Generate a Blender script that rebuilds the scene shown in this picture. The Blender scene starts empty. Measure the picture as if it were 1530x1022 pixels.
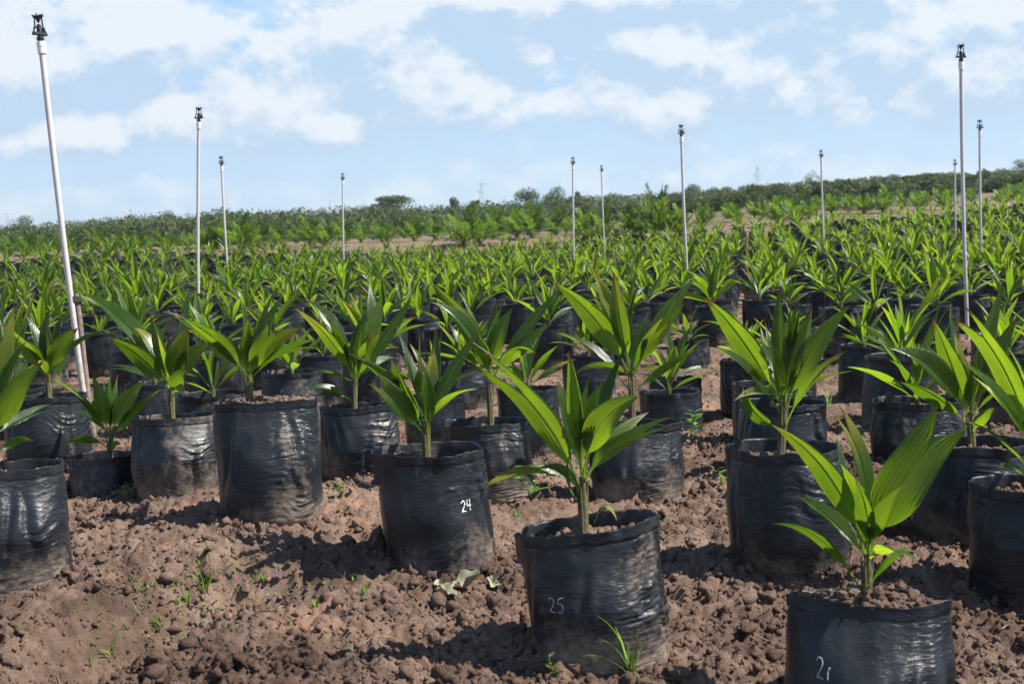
import bpy, math, random
import numpy as np
from mathutils import Vector, Matrix
R = math.radians
sc = bpy.context.scene
col = sc.collection

# ------------------------------------------------------------------ camera
FPX, CX, CY, W0 = 2000.0, 765.0, 511.0, 1530.0
PITCH, ROLL, EYE = math.atan(161 / FPX), R(1.8), 1.17
Fv = Vector((0, math.cos(PITCH), -math.sin(PITCH)))
Uo = Vector((0, math.sin(PITCH), math.cos(PITCH)))
Xv = Vector((1, 0, 0))
Rv = Xv * math.cos(ROLL) - Uo * math.sin(ROLL)
Uv = Uo * math.cos(ROLL) + Xv * math.sin(ROLL)
CAM = Vector((0, 0, EYE))
cd = bpy.data.cameras.new('camera')
cam = bpy.data.objects.new('camera', cd); col.objects.link(cam)
m3 = Matrix((Rv, Uv, -Fv)).transposed()
cam.matrix_world = Matrix.Translation(CAM) @ m3.to_4x4()
cd.sensor_width = 36.0; cd.lens = 36.0 * FPX / W0
cd.clip_start = 0.05; cd.clip_end = 20000
cd.dof.use_dof = True; cd.dof.focus_distance = 6.0; cd.dof.aperture_fstop = 7.0
sc.camera = cam

# ------------------------------------------------------------------ sky and sun
SUN_EL, SUN_AZ = R(53), R(93)          # azimuth from +Y (away from the camera) towards +X (right)
w = bpy.data.worlds.new('World'); sc.world = w; w.use_nodes = True
nt = w.node_tree; N = nt.nodes; L = nt.links; N.clear()
def nd(t, **k):
    n = N.new(t)
    for a, v in k.items(): setattr(n, a, v)
    return n
def mth(op, a, b=None, c=None, clamp=False):
    n = N.new('ShaderNodeMath'); n.operation = op; n.use_clamp = clamp
    for i, v in enumerate((a, b, c)):
        if v is None: continue
        if isinstance(v, (int, float)): n.inputs[i].default_value = v
        else: L.new(v, n.inputs[i])
    return n.outputs[0]
sky = nd('ShaderNodeTexSky', sky_type='NISHITA', sun_disc=False)
sky.sun_elevation = SUN_EL; sky.sun_rotation = SUN_AZ
sky.air_density = 1.0; sky.dust_density = 0.0; sky.ozone_density = 3.0
tc = nd('ShaderNodeTexCoord'); sx = nd('ShaderNodeSeparateXYZ'); L.new(tc.outputs['Generated'], sx.inputs[0])
az = mth('ARCTAN2', sx.outputs[0], sx.outputs[1]); el = mth('ARCSINE', sx.outputs[2])
# cumulus banks: (azimuth, elevation, half width, half height, weight) in radians
CLOUDS = [(-0.2695, 0.1435, 0.063, 0.035, 0.62), (-0.098, 0.1435, 0.07, 0.0294, 0.6), (0.014, 0.14, 0.035, 0.021, 0.31), (0.112, 0.1365, 0.07, 0.0315, 0.38), (0.07, 0.1715, 0.098, 0.0196, 0.45), (-0.014, 0.175, 0.07, 0.0175, 0.44), (0.252, 0.1505, 0.084, 0.035, 0.43), (0.35, 0.1295, 0.063, 0.035, 0.5), (-0.364, 0.1155, 0.056, 0.028, 0.5), (-0.371, 0.1435, 0.035, 0.021, 0.38), (-0.252, 0.084, 0.063, 0.0154, 0.35), (-0.126, 0.0875, 0.112, 0.021, 0.28), (0.112, 0.084, 0.112, 0.0175, 0.28), (0.231, 0.175, 0.07, 0.0175, 0.38), (0.336, 0.084, 0.098, 0.021, 0.28), (-0.042, 0.105, 0.063, 0.021, 0.35), (-0.329, 0.07, 0.07, 0.014, 0.25), (-0.175, 0.105, 0.035, 0.021, 0.25), (0.196, 0.1085, 0.084, 0.0175, 0.33), (-0.091, 0.21, 0.175, 0.021, 0.44), (0.21, 0.224, 0.21, 0.035, 0.44), (-0.315, 0.252, 0.14, 0.035, 0.38)]
def cloud_density(az, el):
    cb = nd('ShaderNodeCombineXYZ'); L.new(mth('MULTIPLY', az, 1.0), cb.inputs[0]); L.new(mth('MULTIPLY', el, 1.3), cb.inputs[1])
    n1 = nd('ShaderNodeTexNoise'); n1.inputs['Scale'].default_value = 17; n1.inputs['Detail'].default_value = 10; n1.inputs['Roughness'].default_value = .64
    L.new(cb.outputs[0], n1.inputs['Vector'])
    cb2 = nd('ShaderNodeCombineXYZ'); L.new(mth('MULTIPLY', az, 1.0), cb2.inputs[0]); L.new(mth('MULTIPLY', el, 2.8), cb2.inputs[1]); cb2.inputs[2].default_value = 3.7
    n2 = nd('ShaderNodeTexNoise'); n2.inputs['Scale'].default_value = 13; n2.inputs['Detail'].default_value = 5; n2.inputs['Roughness'].default_value = .5
    L.new(cb2.outputs[0], n2.inputs['Vector'])
    d = mth('ADD', mth('MULTIPLY', n1.outputs['Fac'], 1.25), mth('MULTIPLY', n2.outputs['Fac'], .45))
    s = None
    for u, v, a, b, k in CLOUDS:
        p = mth('MULTIPLY', mth('SUBTRACT', az, u), 1 / a); q = mth('MULTIPLY', mth('SUBTRACT', el, v), 1 / b)
        e = mth('MULTIPLY', mth('EXPONENT', mth('MULTIPLY', mth('ADD', mth('MULTIPLY', p, p), mth('MULTIPLY', q, q)), -1)), k)
        s = e if s is None else mth('ADD', s, e)
    return mth('SUBTRACT', mth('ADD', d, s), .965)
d0 = cloud_density(az, el)
d1 = cloud_density(mth('ADD', az, .008), mth('ADD', el, .018))
mask = nd('ShaderNodeMapRange', interpolation_type='SMOOTHSTEP'); L.new(d0, mask.inputs[0])
mask.inputs[1].default_value = -.06; mask.inputs[2].default_value = .13; mask.inputs[3].default_value = .0; mask.inputs[4].default_value = .97
veil = nd('ShaderNodeMapRange', interpolation_type='SMOOTHSTEP'); L.new(d0, veil.inputs[0]); veil.inputs[1].default_value = -.35; veil.inputs[2].default_value = .10; veil.inputs[3].default_value = .12; veil.inputs[4].default_value = .60
lit = mth('ADD', mth('MULTIPLY', mth('SUBTRACT', d0, d1), 4.2), .50, clamp=True)
cr = nd('ShaderNodeMixRGB'); L.new(lit, cr.inputs[0])
SKYK = .088
cr.inputs[1].default_value = (3.30, 4.30, 5.45, 1); cr.inputs[2].default_value = (5.45, 5.75, 6.0, 1)
# the blue between the clouds, paler in the thick air towards the horizon
hz = nd('ShaderNodeMixRGB'); hm = nd('ShaderNodeMapRange', interpolation_type='SMOOTHSTEP'); L.new(el, hm.inputs[0]); hm.inputs[1].default_value = 0; hm.inputs[2].default_value = .20
L.new(hm.outputs[0], hz.inputs[0]); hz.inputs[1].default_value = (3.85, 5.05, 6.1, 1); hz.inputs[2].default_value = (1.95, 3.95, 6.6, 1)
blue = nd('ShaderNodeMixRGB'); up = nd('ShaderNodeMapRange'); L.new(el, up.inputs[0]); up.inputs[1].default_value = .19; up.inputs[2].default_value = .40
L.new(up.outputs[0], blue.inputs[0]); L.new(hz.outputs[0], blue.inputs[1]); L.new(sky.outputs[0], blue.inputs[2])
mx = nd('ShaderNodeMixRGB'); fade = nd('ShaderNodeMapRange', interpolation_type='SMOOTHSTEP'); L.new(el, fade.inputs[0]); fade.inputs[1].default_value = .20; fade.inputs[2].default_value = .42; fade.inputs[3].default_value = .93; fade.inputs[4].default_value = .10
L.new(mth('MULTIPLY', mth('MAXIMUM', mask.outputs[0], veil.outputs[0]), fade.outputs[0]), mx.inputs[0]); L.new(blue.outputs[0], mx.inputs[1]); L.new(cr.outputs[0], mx.inputs[2])
bg = nd('ShaderNodeBackground'); bg.inputs[1].default_value = SKYK; L.new(mx.outputs[0], bg.inputs[0])
wo = nd('ShaderNodeOutputWorld'); L.new(bg.outputs[0], wo.inputs[0])
w.cycles.sampling_method = 'MANUAL'; w.cycles.sample_map_resolution = 512

sl = bpy.data.lights.new('sun', 'SUN'); sl.energy = 5.0; sl.angle = R(.53); sl.color = (1, .955, .88)
so = bpy.data.objects.new('sun', sl); col.objects.link(so)
SUN = Vector((math.sin(SUN_AZ) * math.cos(SUN_EL), math.cos(SUN_AZ) * math.cos(SUN_EL), math.sin(SUN_EL)))
so.rotation_euler = SUN.to_track_quat('Z', 'Y').to_euler()
sc.view_settings.view_transform = 'Standard'; sc.view_settings.look = 'None'
sc.view_settings.exposure = 0.90; sc.view_settings.gamma = 1
sc.cycles.max_bounces = 6; sc.cycles.transparent_max_bounces = 4; sc.cycles.use_denoising = True

# ------------------------------------------------------------------ helpers
def ray(px, py):
    return Rv * ((px - CX) / FPX) + Uv * ((CY - py) / FPX) + Fv
def at(px, py, depth):                       # world point seen at a photograph pixel, at this distance along the view
    return CAM + ray(px, py) * depth
def proj(p):
    d = Vector(p) - CAM; z = d.dot(Fv)
    if z < .05: return (-1e6, -1e6, z)
    return (CX + FPX * d.dot(Rv) / z, CY - FPX * d.dot(Uv) / z, z)

def _h(i, j, k, s):
    with np.errstate(over='ignore'):
        n = (i * np.uint32(374761393) + j * np.uint32(668265263) + k * np.uint32(2147483647) + np.uint32(s) * np.uint32(974711)).astype(np.uint32)
        n = (n ^ (n >> np.uint32(13))) * np.uint32(1274126177)
        n = (n ^ (n >> np.uint32(16))) * np.uint32(2246822519)
        return n ^ (n >> np.uint32(15))
def pn(x, y, z=0.0, s=0):                    # gradient noise, about -0.7 .. 0.7
    x, y, z = np.broadcast_arrays(np.asarray(x, float), np.asarray(y, float), np.asarray(z, float))
    xi, yi, zi = np.floor(x), np.floor(y), np.floor(z)
    fx, fy, fz = x - xi, y - yi, z - zi
    I, J, K = [(a.astype(np.int64) & 0xffffffff).astype(np.uint32) for a in (xi, yi, zi)]
    ux, uy, uz = [f * f * f * (f * (f * 6 - 15) + 10) for f in (fx, fy, fz)]
    out = 0
    for a in (0, 1):
        for b in (0, 1):
            for c in (0, 1):
                h = _h(I + np.uint32(a), J + np.uint32(b), K + np.uint32(c), s)
                g = ((h & np.uint32(1023)) / 511.5 - 1, ((h >> np.uint32(10)) & np.uint32(1023)) / 511.5 - 1, ((h >> np.uint32(20)) & np.uint32(1023)) / 511.5 - 1)
                d = g[0] * (fx - a) + g[1] * (fy - b) + g[2] * (fz - c)
                out = out + d * (ux if a else 1 - ux) * (uy if b else 1 - uy) * (uz if c else 1 - uz)
    return out
def fbm(x, y, s, n=4, rough=.5):
    o = 0; a = 1
    for k in range(n):
        o = o + a * pn(x * 2 ** k, y * 2 ** k, k * 7.3, s + k); a *= rough
    return o
def worley(x, y, s):                         # distance to the nearest feature point, cells of size 1
    xi, yi = np.floor(x), np.floor(y); best = np.full(x.shape, 9.0); val = np.zeros(x.shape)
    for a in (-1, 0, 1):
        for b in (-1, 0, 1):
            cx, cy = xi + a, yi + b
            h = _h((cx.astype(np.int64) & 0xffffffff).astype(np.uint32), (cy.astype(np.int64) & 0xffffffff).astype(np.uint32), np.uint32(5) + np.zeros(x.shape, np.uint32), s)
            px = cx + (h & np.uint32(1023)) / 1023; py = cy + ((h >> np.uint32(10)) & np.uint32(1023)) / 1023
            d = np.hypot(px - x, py - y); m = d < best
            best = np.where(m, d, best); val = np.where(m, ((h >> np.uint32(20)) & np.uint32(1023)) / 1023, val)
    return best, val

def make_mesh(name, V, quads=None, tris=None, mats=(), fmat=None, smooth=True, uv=None, rnd=None):
    V = np.asarray(V, np.float32).reshape(-1, 3)
    q = np.asarray(quads if quads is not None and len(quads) else np.zeros((0, 4)), np.int32).reshape(-1, 4)
    t = np.asarray(tris if tris is not None and len(tris) else np.zeros((0, 3)), np.int32).reshape(-1, 3)
    me = bpy.data.meshes.new(name)
    me.vertices.add(len(V)); me.vertices.foreach_set('co', V.ravel())
    idx = np.concatenate([q.ravel(), t.ravel()]); tot = np.concatenate([np.full(len(q), 4), np.full(len(t), 3)]).astype(np.int32)
    me.loops.add(len(idx)); me.loops.foreach_set('vertex_index', idx.astype(np.int32))
    me.polygons.add(len(tot)); st = np.concatenate([[0], np.cumsum(tot)[:-1]]).astype(np.int32) if len(tot) else np.zeros(0, np.int32)
    me.polygons.foreach_set('loop_start', st)
    try: me.polygons.foreach_set('loop_total', tot)
    except Exception: pass
    me.polygons.foreach_set('use_smooth', np.full(len(tot), smooth))
    for m in mats: me.materials.append(m)
    if fmat is not None: me.polygons.foreach_set('material_index', np.asarray(fmat, np.int32))
    if uv is not None:
        ul = me.uv_layers.new(name='UVMap'); ul.data.foreach_set('uv', np.asarray(uv, np.float32)[idx].ravel())
    if rnd is not None:
        a = me.attributes.new('rnd', 'FLOAT', 'POINT'); a.data.foreach_set('value', np.asarray(rnd, np.float32))
    me.update(calc_edges=True)
    return me
def link(name, me, parent=None, loc=None):
    o = bpy.data.objects.new(name, me); col.objects.link(o)
    if parent is not None: o.parent = parent
    if loc is not None: o.location = loc
    return o
def tag(o, label=None, cat=None, group=None, kind=None):
    if label: o['label'] = label
    if cat: o['category'] = cat
    if group: o['group'] = group
    if kind: o['kind'] = kind
    return o
def empty(name, loc, label, cat, group=None, rz=0):
    o = bpy.data.objects.new(name, None); col.objects.link(o); o.location = loc; o.rotation_euler = (0, 0, rz); o.empty_display_size = .1
    return tag(o, label, cat, group)
class MB:                                    # collects geometry, then becomes ONE mesh
    def __init__(s): s.V = []; s.Q = []; s.T = []; s.F = []; s.G = []; s.UV = []; s.RN = []; s.n = 0
    def add(s, V, Q=None, T=None, m=0, uv=None, rnd=0.0):
        V = np.asarray(V, float).reshape(-1, 3); s.V.append(V)
        if Q is not None and len(Q): Q = np.asarray(Q, int).reshape(-1, 4); s.Q.append(Q + s.n); s.F.append(np.full(len(Q), m))
        if T is not None and len(T): T = np.asarray(T, int).reshape(-1, 3); s.T.append(T + s.n); s.G.append(np.full(len(T), m))
        s.UV.append(np.zeros((len(V), 2)) if uv is None else np.asarray(uv)); s.RN.append(np.broadcast_to(np.asarray(rnd, float), (len(V),)))
        s.n += len(V)
    def mesh(s, name, mats, smooth=True):
        c = lambda a, k: np.concatenate(a) if a else np.zeros((0, k))
        fm = np.concatenate([np.concatenate(s.F) if s.F else [], np.concatenate(s.G) if s.G else []])
        return make_mesh(name, np.concatenate(s.V), c(s.Q, 4), c(s.T, 3), mats, fm, smooth, np.concatenate(s.UV), np.concatenate(s.RN))
    def tube(s, P, rad, n=8, m=0, rnd=0.0, caps=True):
        P = np.asarray(P, float); k = len(P); rad = np.broadcast_to(np.asarray(rad, float), (k,))
        T = np.gradient(P, axis=0); T /= np.linalg.norm(T, axis=1)[:, None] + 1e-9
        up = np.array([0, 0, 1.]) if abs(T[0][2]) < .9 else np.array([1., 0, 0])
        A = np.cross(T, up); A /= np.linalg.norm(A, axis=1)[:, None] + 1e-9; B = np.cross(T, A)
        th = np.linspace(0, 2 * np.pi, n, endpoint=False)
        V = P[:, None] + rad[:, None, None] * (np.cos(th)[None, :, None] * A[:, None] + np.sin(th)[None, :, None] * B[:, None])
        s.add(V, grid_quads(k, n, True), m=m, rnd=rnd)
        if caps:
            for e in (0, k - 1):
                s.add(np.vstack([V[e], P[e]]), T=[(i, (i + 1) % n, n) for i in range(n)], m=m, rnd=rnd)
    def box(s, c, size, m=0, rot=None, taper=1.0):
        v = np.array([(x, y, z) for z in (-.5, .5) for y in (-.5, .5) for x in (-.5, .5)], float)
        v[v[:, 2] > 0, :2] *= taper
        v = v * np.asarray(size)
        if rot is not None: v = v @ np.asarray(rot).T
        s.add(v + np.asarray(c), [(0, 2, 3, 1), (4, 5, 7, 6), (0, 1, 5, 4), (1, 3, 7, 5), (3, 2, 6, 7), (2, 0, 4, 6)], m=m)
def grid_quads(nr, nc, wrap=False):
    i = np.arange(nr - 1)[:, None]; j = np.arange(nc if wrap else nc - 1)[None, :]; j2 = (j + 1) % nc
    return np.stack([i * nc + j, i * nc + j2, (i + 1) * nc + j2, (i + 1) * nc + j], -1).reshape(-1, 4)

# ------------------------------------------------------------------ materials
class Mat:
    def __init__(s, name):
        s.m = bpy.data.materials.new(name); s.m.use_nodes = True; s.t = s.m.node_tree; s.t.nodes.clear()
        s.out = s.n('ShaderNodeOutputMaterial')
    def n(s, t, **k):
        x = s.t.nodes.new(t)
        for a, v in k.items():
            if a in x.bl_rna.properties and a != 'inputs': setattr(x, a, v)
        return x
    def l(s, a, b): s.t.links.new(a, b)
    def noise(s, vec, scale, detail=4, rough=.5, dist=0):
        x = s.n('ShaderNodeTexNoise'); x.inputs['Scale'].default_value = scale; x.inputs['Detail'].default_value = detail
        x.inputs['Roughness'].default_value = rough; x.inputs['Distortion'].default_value = dist
        if vec is not None: s.l(vec, x.inputs['Vector'])
        return x.outputs['Fac']
    def math(s, op, a, b=None, clamp=False):
        x = s.n('ShaderNodeMath'); x.operation = op; x.use_clamp = clamp
        for i, v in enumerate((a, b)):
            if v is None: continue
            if isinstance(v, (int, float)): x.inputs[i].default_value = v
            else: s.l(v, x.inputs[i])
        return x.outputs[0]
    def ramp(s, f, stops):
        x = s.n('ShaderNodeValToRGB'); e = x.color_ramp.elements
        while len(e) < len(stops): e.new(.5)
        for k, (p, c) in enumerate(stops): e[k].position = p; e[k].color = (*c, 1) if len(c) == 3 else c
        s.l(f, x.inputs[0]); return x.outputs[0]
    def mix(s, f, a, b):
        x = s.n('ShaderNodeMixRGB')
        for i, v in enumerate((f, a, b)):
            if isinstance(v, (int, float)): x.inputs[i].default_value = v
            elif isinstance(v, tuple): x.inputs[i].default_value = (*v, 1)
            else: s.l(v, x.inputs[i])
        return x.outputs[0]
    def mapr(s, f, a, b, c=0, d=1):
        x = s.n('ShaderNodeMapRange'); s.l(f, x.inputs[0])
        for i, v in enumerate((a, b, c, d)): x.inputs[i + 1].default_value = v
        return x.outputs[0]
    def bsdf(s, color, rough=.6, spec=.5, bump=None, bstr=.5, bdist=.01, metal=0):
        p = s.n('ShaderNodeBsdfPrincipled')
        if isinstance(color, tuple): p.inputs['Base Color'].default_value = (*color, 1)
        else: s.l(color, p.inputs['Base Color'])
        if isinstance(rough, (int, float)): p.inputs['Roughness'].default_value = rough
        else: s.l(rough, p.inputs['Roughness'])
        p.inputs['Specular IOR Level'].default_value = spec; p.inputs['Metallic'].default_value = metal
        if bump is not None:
            b = s.n('ShaderNodeBump'); b.inputs['Strength'].default_value = bstr; b.inputs['Distance'].default_value = bdist
            s.l(bump, b.inputs['Height']); s.l(b.outputs[0], p.inputs['Normal'])
        return p.outputs[0]
    def done(s, sh): s.l(sh, s.out.inputs[0]); return s.m

def soil_mat():
    M = Mat('soil'); tc = M.n('ShaderNodeNewGeometry').outputs['Position']
    big = M.noise(tc, 1.3, 4, .55); mid = M.noise(tc, 9, 5, .6); fine = M.noise(tc, 90, 6, .65)
    f = M.math('ADD', M.math('MULTIPLY', big, .55), M.math('MULTIPLY', mid, .45))
    c = M.ramp(f, [(.36, (.070, .045, .033)), (.46, (.152, .100, .073)), (.55, (.243, .166, .125)), (.68, (.35, .258, .20))])
    c2 = M.mix(M.mapr(fine, .35, .68), c, M.mix(.55, c, (.10, .058, .042)))
    c2 = M.mix(M.math('MULTIPLY', M.mapr(M.noise(tc, 2.6, 3), .6, .72), .55), c2, (.36, .19, .12))
    sp = M.n('ShaderNodeSeparateXYZ'); M.l(tc, sp.inputs[0])
    gm = M.math('MULTIPLY', M.mapr(sp.outputs[1], 40, 62, 0, 1), M.mapr(M.noise(tc, .35, 5, .65), .40, .58), clamp=True)
    c2 = M.mix(M.math('MULTIPLY', gm, .8), c2, M.mix(M.mapr(mid, .35, .65), (.085, .10, .035), (.24, .20, .12)))
    h = M.math('ADD', M.noise(tc, 60, 6, .7), M.math('MULTIPLY', M.noise(tc, 240, 3, .6), .4))
    return M.done(M.bsdf(c2, .95, .15, h, .9, .012))
def bag_mat():
    M = Mat('black_polythene'); t = M.n('ShaderNodeTexCoord').outputs['Object']; oi = M.n('ShaderNodeObjectInfo')
    add = M.n('ShaderNodeVectorMath', operation='ADD'); M.l(t, add.inputs[0])
    cmb = M.n('ShaderNodeCombineXYZ'); M.l(M.math('MULTIPLY', oi.outputs['Random'], 37.0), cmb.inputs[0]); M.l(cmb.outputs[0], add.inputs[1]); v = add.outputs[0]
    sp = M.n('ShaderNodeSeparateXYZ'); M.l(t, sp.inputs[0]); z = sp.outputs[2]
    big = M.noise(v, 5.5, 5, .6); fine = M.noise(v, 38, 5, .65)
    low = M.mapr(z, .02, .22, 1, 0)
    rr = M.mapr(M.math('FRACT', M.math('MULTIPLY', oi.outputs['Random'], 7.13)), 0, 1, -.10, .10)
    d = M.math('ADD', M.math('ADD', M.math('MULTIPLY', low, .30), M.math('MULTIPLY', big, .95)), M.math('ADD', M.math('MULTIPLY', fine, .35), rr))
    dust = M.mapr(d, .76, 1.06, .0, .85)
    speck = M.mapr(M.noise(v, 130, 3, .6), .66, .74, 0, .5)
    dust = M.math('MAXIMUM', dust, M.math('MULTIPLY', speck, M.mapr(big, .4, .6)))
    base = M.mix(M.mapr(M.noise(v, 12, 4), .35, .7), (.009, .011, .014), (.026, .029, .034))
    c = M.mix(dust, base, M.mix(M.mapr(fine, .3, .7), (.17, .125, .095), (.28, .215, .17)))
    # film is creased across: stretched bump
    mp = M.n('ShaderNodeMapping'); mp.inputs['Scale'].default_value = (1, 1, 3.6); M.l(v, mp.inputs[0])
    b1 = M.noise(mp.outputs[0], 22, 5, .55, .6); b2 = M.noise(v, 150, 2, .5)
    h = M.math('ADD', M.math('ABSOLUTE', M.math('SUBTRACT', b1, .5)), M.math('MULTIPLY', b2, .03))
    p = M.bsdf(c, M.mapr(dust, 0, .8, .33, .8), 0.34, h, .45, .010)
    return M.done(p)
def leaf_mat(name, dark, light, yellow, trans, rough=.30):
    M = Mat(name); at_ = M.n('ShaderNodeAttribute', attribute_name='rnd'); at_.attribute_name = 'rnd'; r = at_.outputs['Fac']
    uv = M.n('ShaderNodeUVMap').outputs[0]; sp = M.n('ShaderNodeSeparateXYZ'); M.l(uv, sp.inputs[0]); u, t = sp.outputs[0], sp.outputs[1]
    pos = M.n('ShaderNodeNewGeometry').outputs['Position']
    stripe = M.math('MULTIPLY', M.math('ADD', M.math('SINE', M.math('MULTIPLY', u, 75.0)), 1), .5)
    blot = M.noise(pos, 14, 4, .6)
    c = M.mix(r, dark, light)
    c = M.mix(M.math('MULTIPLY', stripe, .28), c, M.mix(.5, c, (.02, .045, .01)))
    yl = M.math('MULTIPLY', M.mapr(M.math('FRACT', M.math('MULTIPLY', r, 13.7)), .72, .95), M.mapr(M.math('ADD', t, M.math('MULTIPLY', blot, .5)), .75, 1.2), clamp=True)
    c = M.mix(M.math('MULTIPLY', yl, .8), c, yellow)
    brn = M.math('MULTIPLY', M.mapr(M.math('FRACT', M.math('MULTIPLY', r, 29.3)), .30, .5), M.mapr(M.math('ADD', t, M.math('MULTIPLY', blot, .30)), 1.04, 1.11), clamp=True)
    c = M.mix(brn, c, (.16, .075, .02))
    spots = M.mapr(M.noise(pos, 95, 2, .5), .72, .76, 0, .6)
    c = M.mix(spots, c, (.10, .08, .02))
    c = M.mix(M.math('MULTIPLY', M.mapr(M.noise(pos, 40, 5, .7), .48, .70), .16), c, (.30, .26, .18))
    mid = M.mapr(M.math('ABSOLUTE', M.math('SUBTRACT', u, .5)), .012, .03, .5, 0)
    c = M.mix(mid, c, M.mix(.5, c, (.25, .32, .06)))
    tr = M.n('ShaderNodeBsdfTranslucent'); tcx = M.mix(M.math('MULTIPLY', stripe, .45), M.mix(M.math('MULTIPLY', yl, .8), M.mix(r, tuple(x * .75 for x in trans), (trans[0] * 2.3, trans[1] * 1.65, trans[2] * 2)), (.62, .50, .04)), M.mix(.5, trans, (.03, .08, .01)))
    M.l(M.mix(brn, tcx, (.2, .1, .02)), tr.inputs[0])
    p = M.bsdf(c, rough, .5, M.math('SINE', M.math('MULTIPLY', u, 150.0)), .25, .001)
    ms = M.n('ShaderNodeMixShader'); ms.inputs[0].default_value = .52; M.l(p, ms.inputs[1]); M.l(tr.outputs[0], ms.inputs[2])
    return M.done(ms.outputs[0])
def plain(name, c, rough=.6, spec=.5, var=0.0, scale=20, c2=None):
    M = Mat(name)
    if c2 is None: return M.done(M.bsdf(c, rough, spec))
    t = M.n('ShaderNodeTexCoord').outputs['Object']; n = M.noise(t, scale, 5, .6)
    return M.done(M.bsdf(M.mix(M.mapr(n, .3, .7), c, c2), rough, spec, n, .3, .004))
def crown_mat(name, a, b, trans):
    M = Mat(name); at_ = M.n('ShaderNodeAttribute'); at_.attribute_name = 'rnd'; r = at_.outputs['Fac']
    c = M.mix(r, a, b)
    tr = M.n('ShaderNodeBsdfTranslucent'); tr.inputs[0].default_value = (*trans, 1)
    p = M.bsdf(c, .6, .25); ms = M.n('ShaderNodeMixShader'); ms.inputs[0].default_value = .25; M.l(p, ms.inputs[1]); M.l(tr.outputs[0], ms.inputs[2])
    return M.done(ms.outputs[0])
SOIL = soil_mat(); BAG = bag_mat()
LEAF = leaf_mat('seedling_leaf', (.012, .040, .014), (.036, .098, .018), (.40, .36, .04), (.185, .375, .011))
PALM = leaf_mat('palm_frond', (.022, .062, .018), (.055, .12, .028), (.25, .25, .05), (.12, .25, .02), .4)
WEED = leaf_mat('weed_leaf', (.06, .15, .025), (.10, .22, .04), (.40, .38, .08), (.25, .50, .05), .45)
STEM = plain('stem_sheath', (.075, .060, .030), .7, .3, c2=(.15, .15, .06), scale=60)
def pvc_mat():
    M = Mat('white_pvc'); t = M.n('ShaderNodeTexCoord').outputs['Object']; sp = M.n('ShaderNodeSeparateXYZ'); M.l(t, sp.inputs[0])
    n = M.noise(t, 7, 5, .6); st = M.noise(t, 26, 4, .6)
    mud = M.math('MULTIPLY', M.mapr(sp.outputs[2], .1, 1.5, 1, .15), M.mapr(M.math('ADD', M.math('MULTIPLY', n, .6), M.math('MULTIPLY', st, .4)), .38, .55), clamp=True)
    c = M.mix(M.math('MULTIPLY', mud, .95), M.mix(M.mapr(n, .3, .7), (.52, .49, .47), (.64, .62, .60)), (.36, .28, .22))
    return M.done(M.bsdf(c, .45, .45))
PVC = pvc_mat()
PVCD = plain('white_pvc_coupling', (.80, .80, .80), .35, .5)
BLK = plain('black_plastic', (.012, .013, .014), .4, .5)
WOOD = plain('weathered_pole', (.13, .095, .075), .85, .2, c2=(.30, .24, .20), scale=30)
TIE = plain('dark_twine', (.05, .04, .035), .8, .2)
FAINT = plain('worn_grey_mark', (.30, .30, .30), .8, .2, c2=(.55, .55, .54), scale=90)
CHALK = plain('white_paint_mark', (.78, .78, .76), .7, .3)
DRY = plain('dry_leaf', (.22, .22, .13), .8, .2, c2=(.40, .38, .27), scale=30)
BROWNLEAF = plain('withered_leaf', (.20, .14, .06), .8, .2, c2=(.14, .17, .04), scale=25)
BARK = plain('bark', (.12, .095, .075), .9, .2, c2=(.22, .19, .16), scale=3)
WOODS = crown_mat('woodland_leaves', (.036, .064, .024), (.125, .150, .052), (.12, .17, .04))
TREEC = crown_mat('tree_leaves', (.06, .09, .045), (.14, .17, .08), (.12, .17, .06))
PALEC = crown_mat('pale_tree_leaves', (.16, .16, .10), (.26, .25, .16), (.16, .16, .08))
STEEL = plain('galvanised_steel', (.42, .45, .48), .55, .5)

# ------------------------------------------------------------------ terrain
TP = np.array([(-300 - 765), (100 - 765), (700 - 765), (1300 - 765), (1800 - 765)]) / FPX
TD = np.array([0, 10, 16, 20, 24, 28, 32, 36, 42, 50, 70, 120, 250, 600, 3000.]) * 1.43
TZ = np.array([
    [0, 0, 0, .06, .45, .80, .92, 1.0, 1.05, 1.1, 1.0, .8, 2, 6, 10],
    [0, 0, 0, .06, .45, .80, .92, 1.0, 1.05, 1.1, 1.0, .8, 2, 6, 10],
    [0, 0, 0, 0, .03, .12, .50, .98, 1.08, 1.15, 1.25, 1.5, 4, 9, 12],
    [0, 0, .05, .16, .30, .48, .80, 1.15, 1.6, 2.0, 2.7, 4.5, 11, 18, 20],
    [0, 0, .08, .24, .42, .62, .95, 1.4, 1.9, 2.4, 3.2, 5.2, 13, 20, 22]])
def macro(x, y):
    x = np.asarray(x, float); y = np.asarray(y, float)
    D = np.hypot(x, y); a = np.clip(x / np.maximum(y, D * .3 + 1e-6), TP[0], TP[-1])
    z = [np.interp(D, TD, TZ[k]) for k in range(5)]
    o = np.zeros(np.broadcast(x, y).shape)
    k = np.clip(np.searchsorted(TP, a) - 1, 0, 3); f = (a - TP[k]) / (TP[k + 1] - TP[k]); f = f * f * (3 - 2 * f)
    Z = np.stack(z, -1)
    return np.take_along_axis(Z, k[..., None], -1)[..., 0] * (1 - f) + np.take_along_axis(Z, k[..., None] + 1, -1)[..., 0] * f
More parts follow.
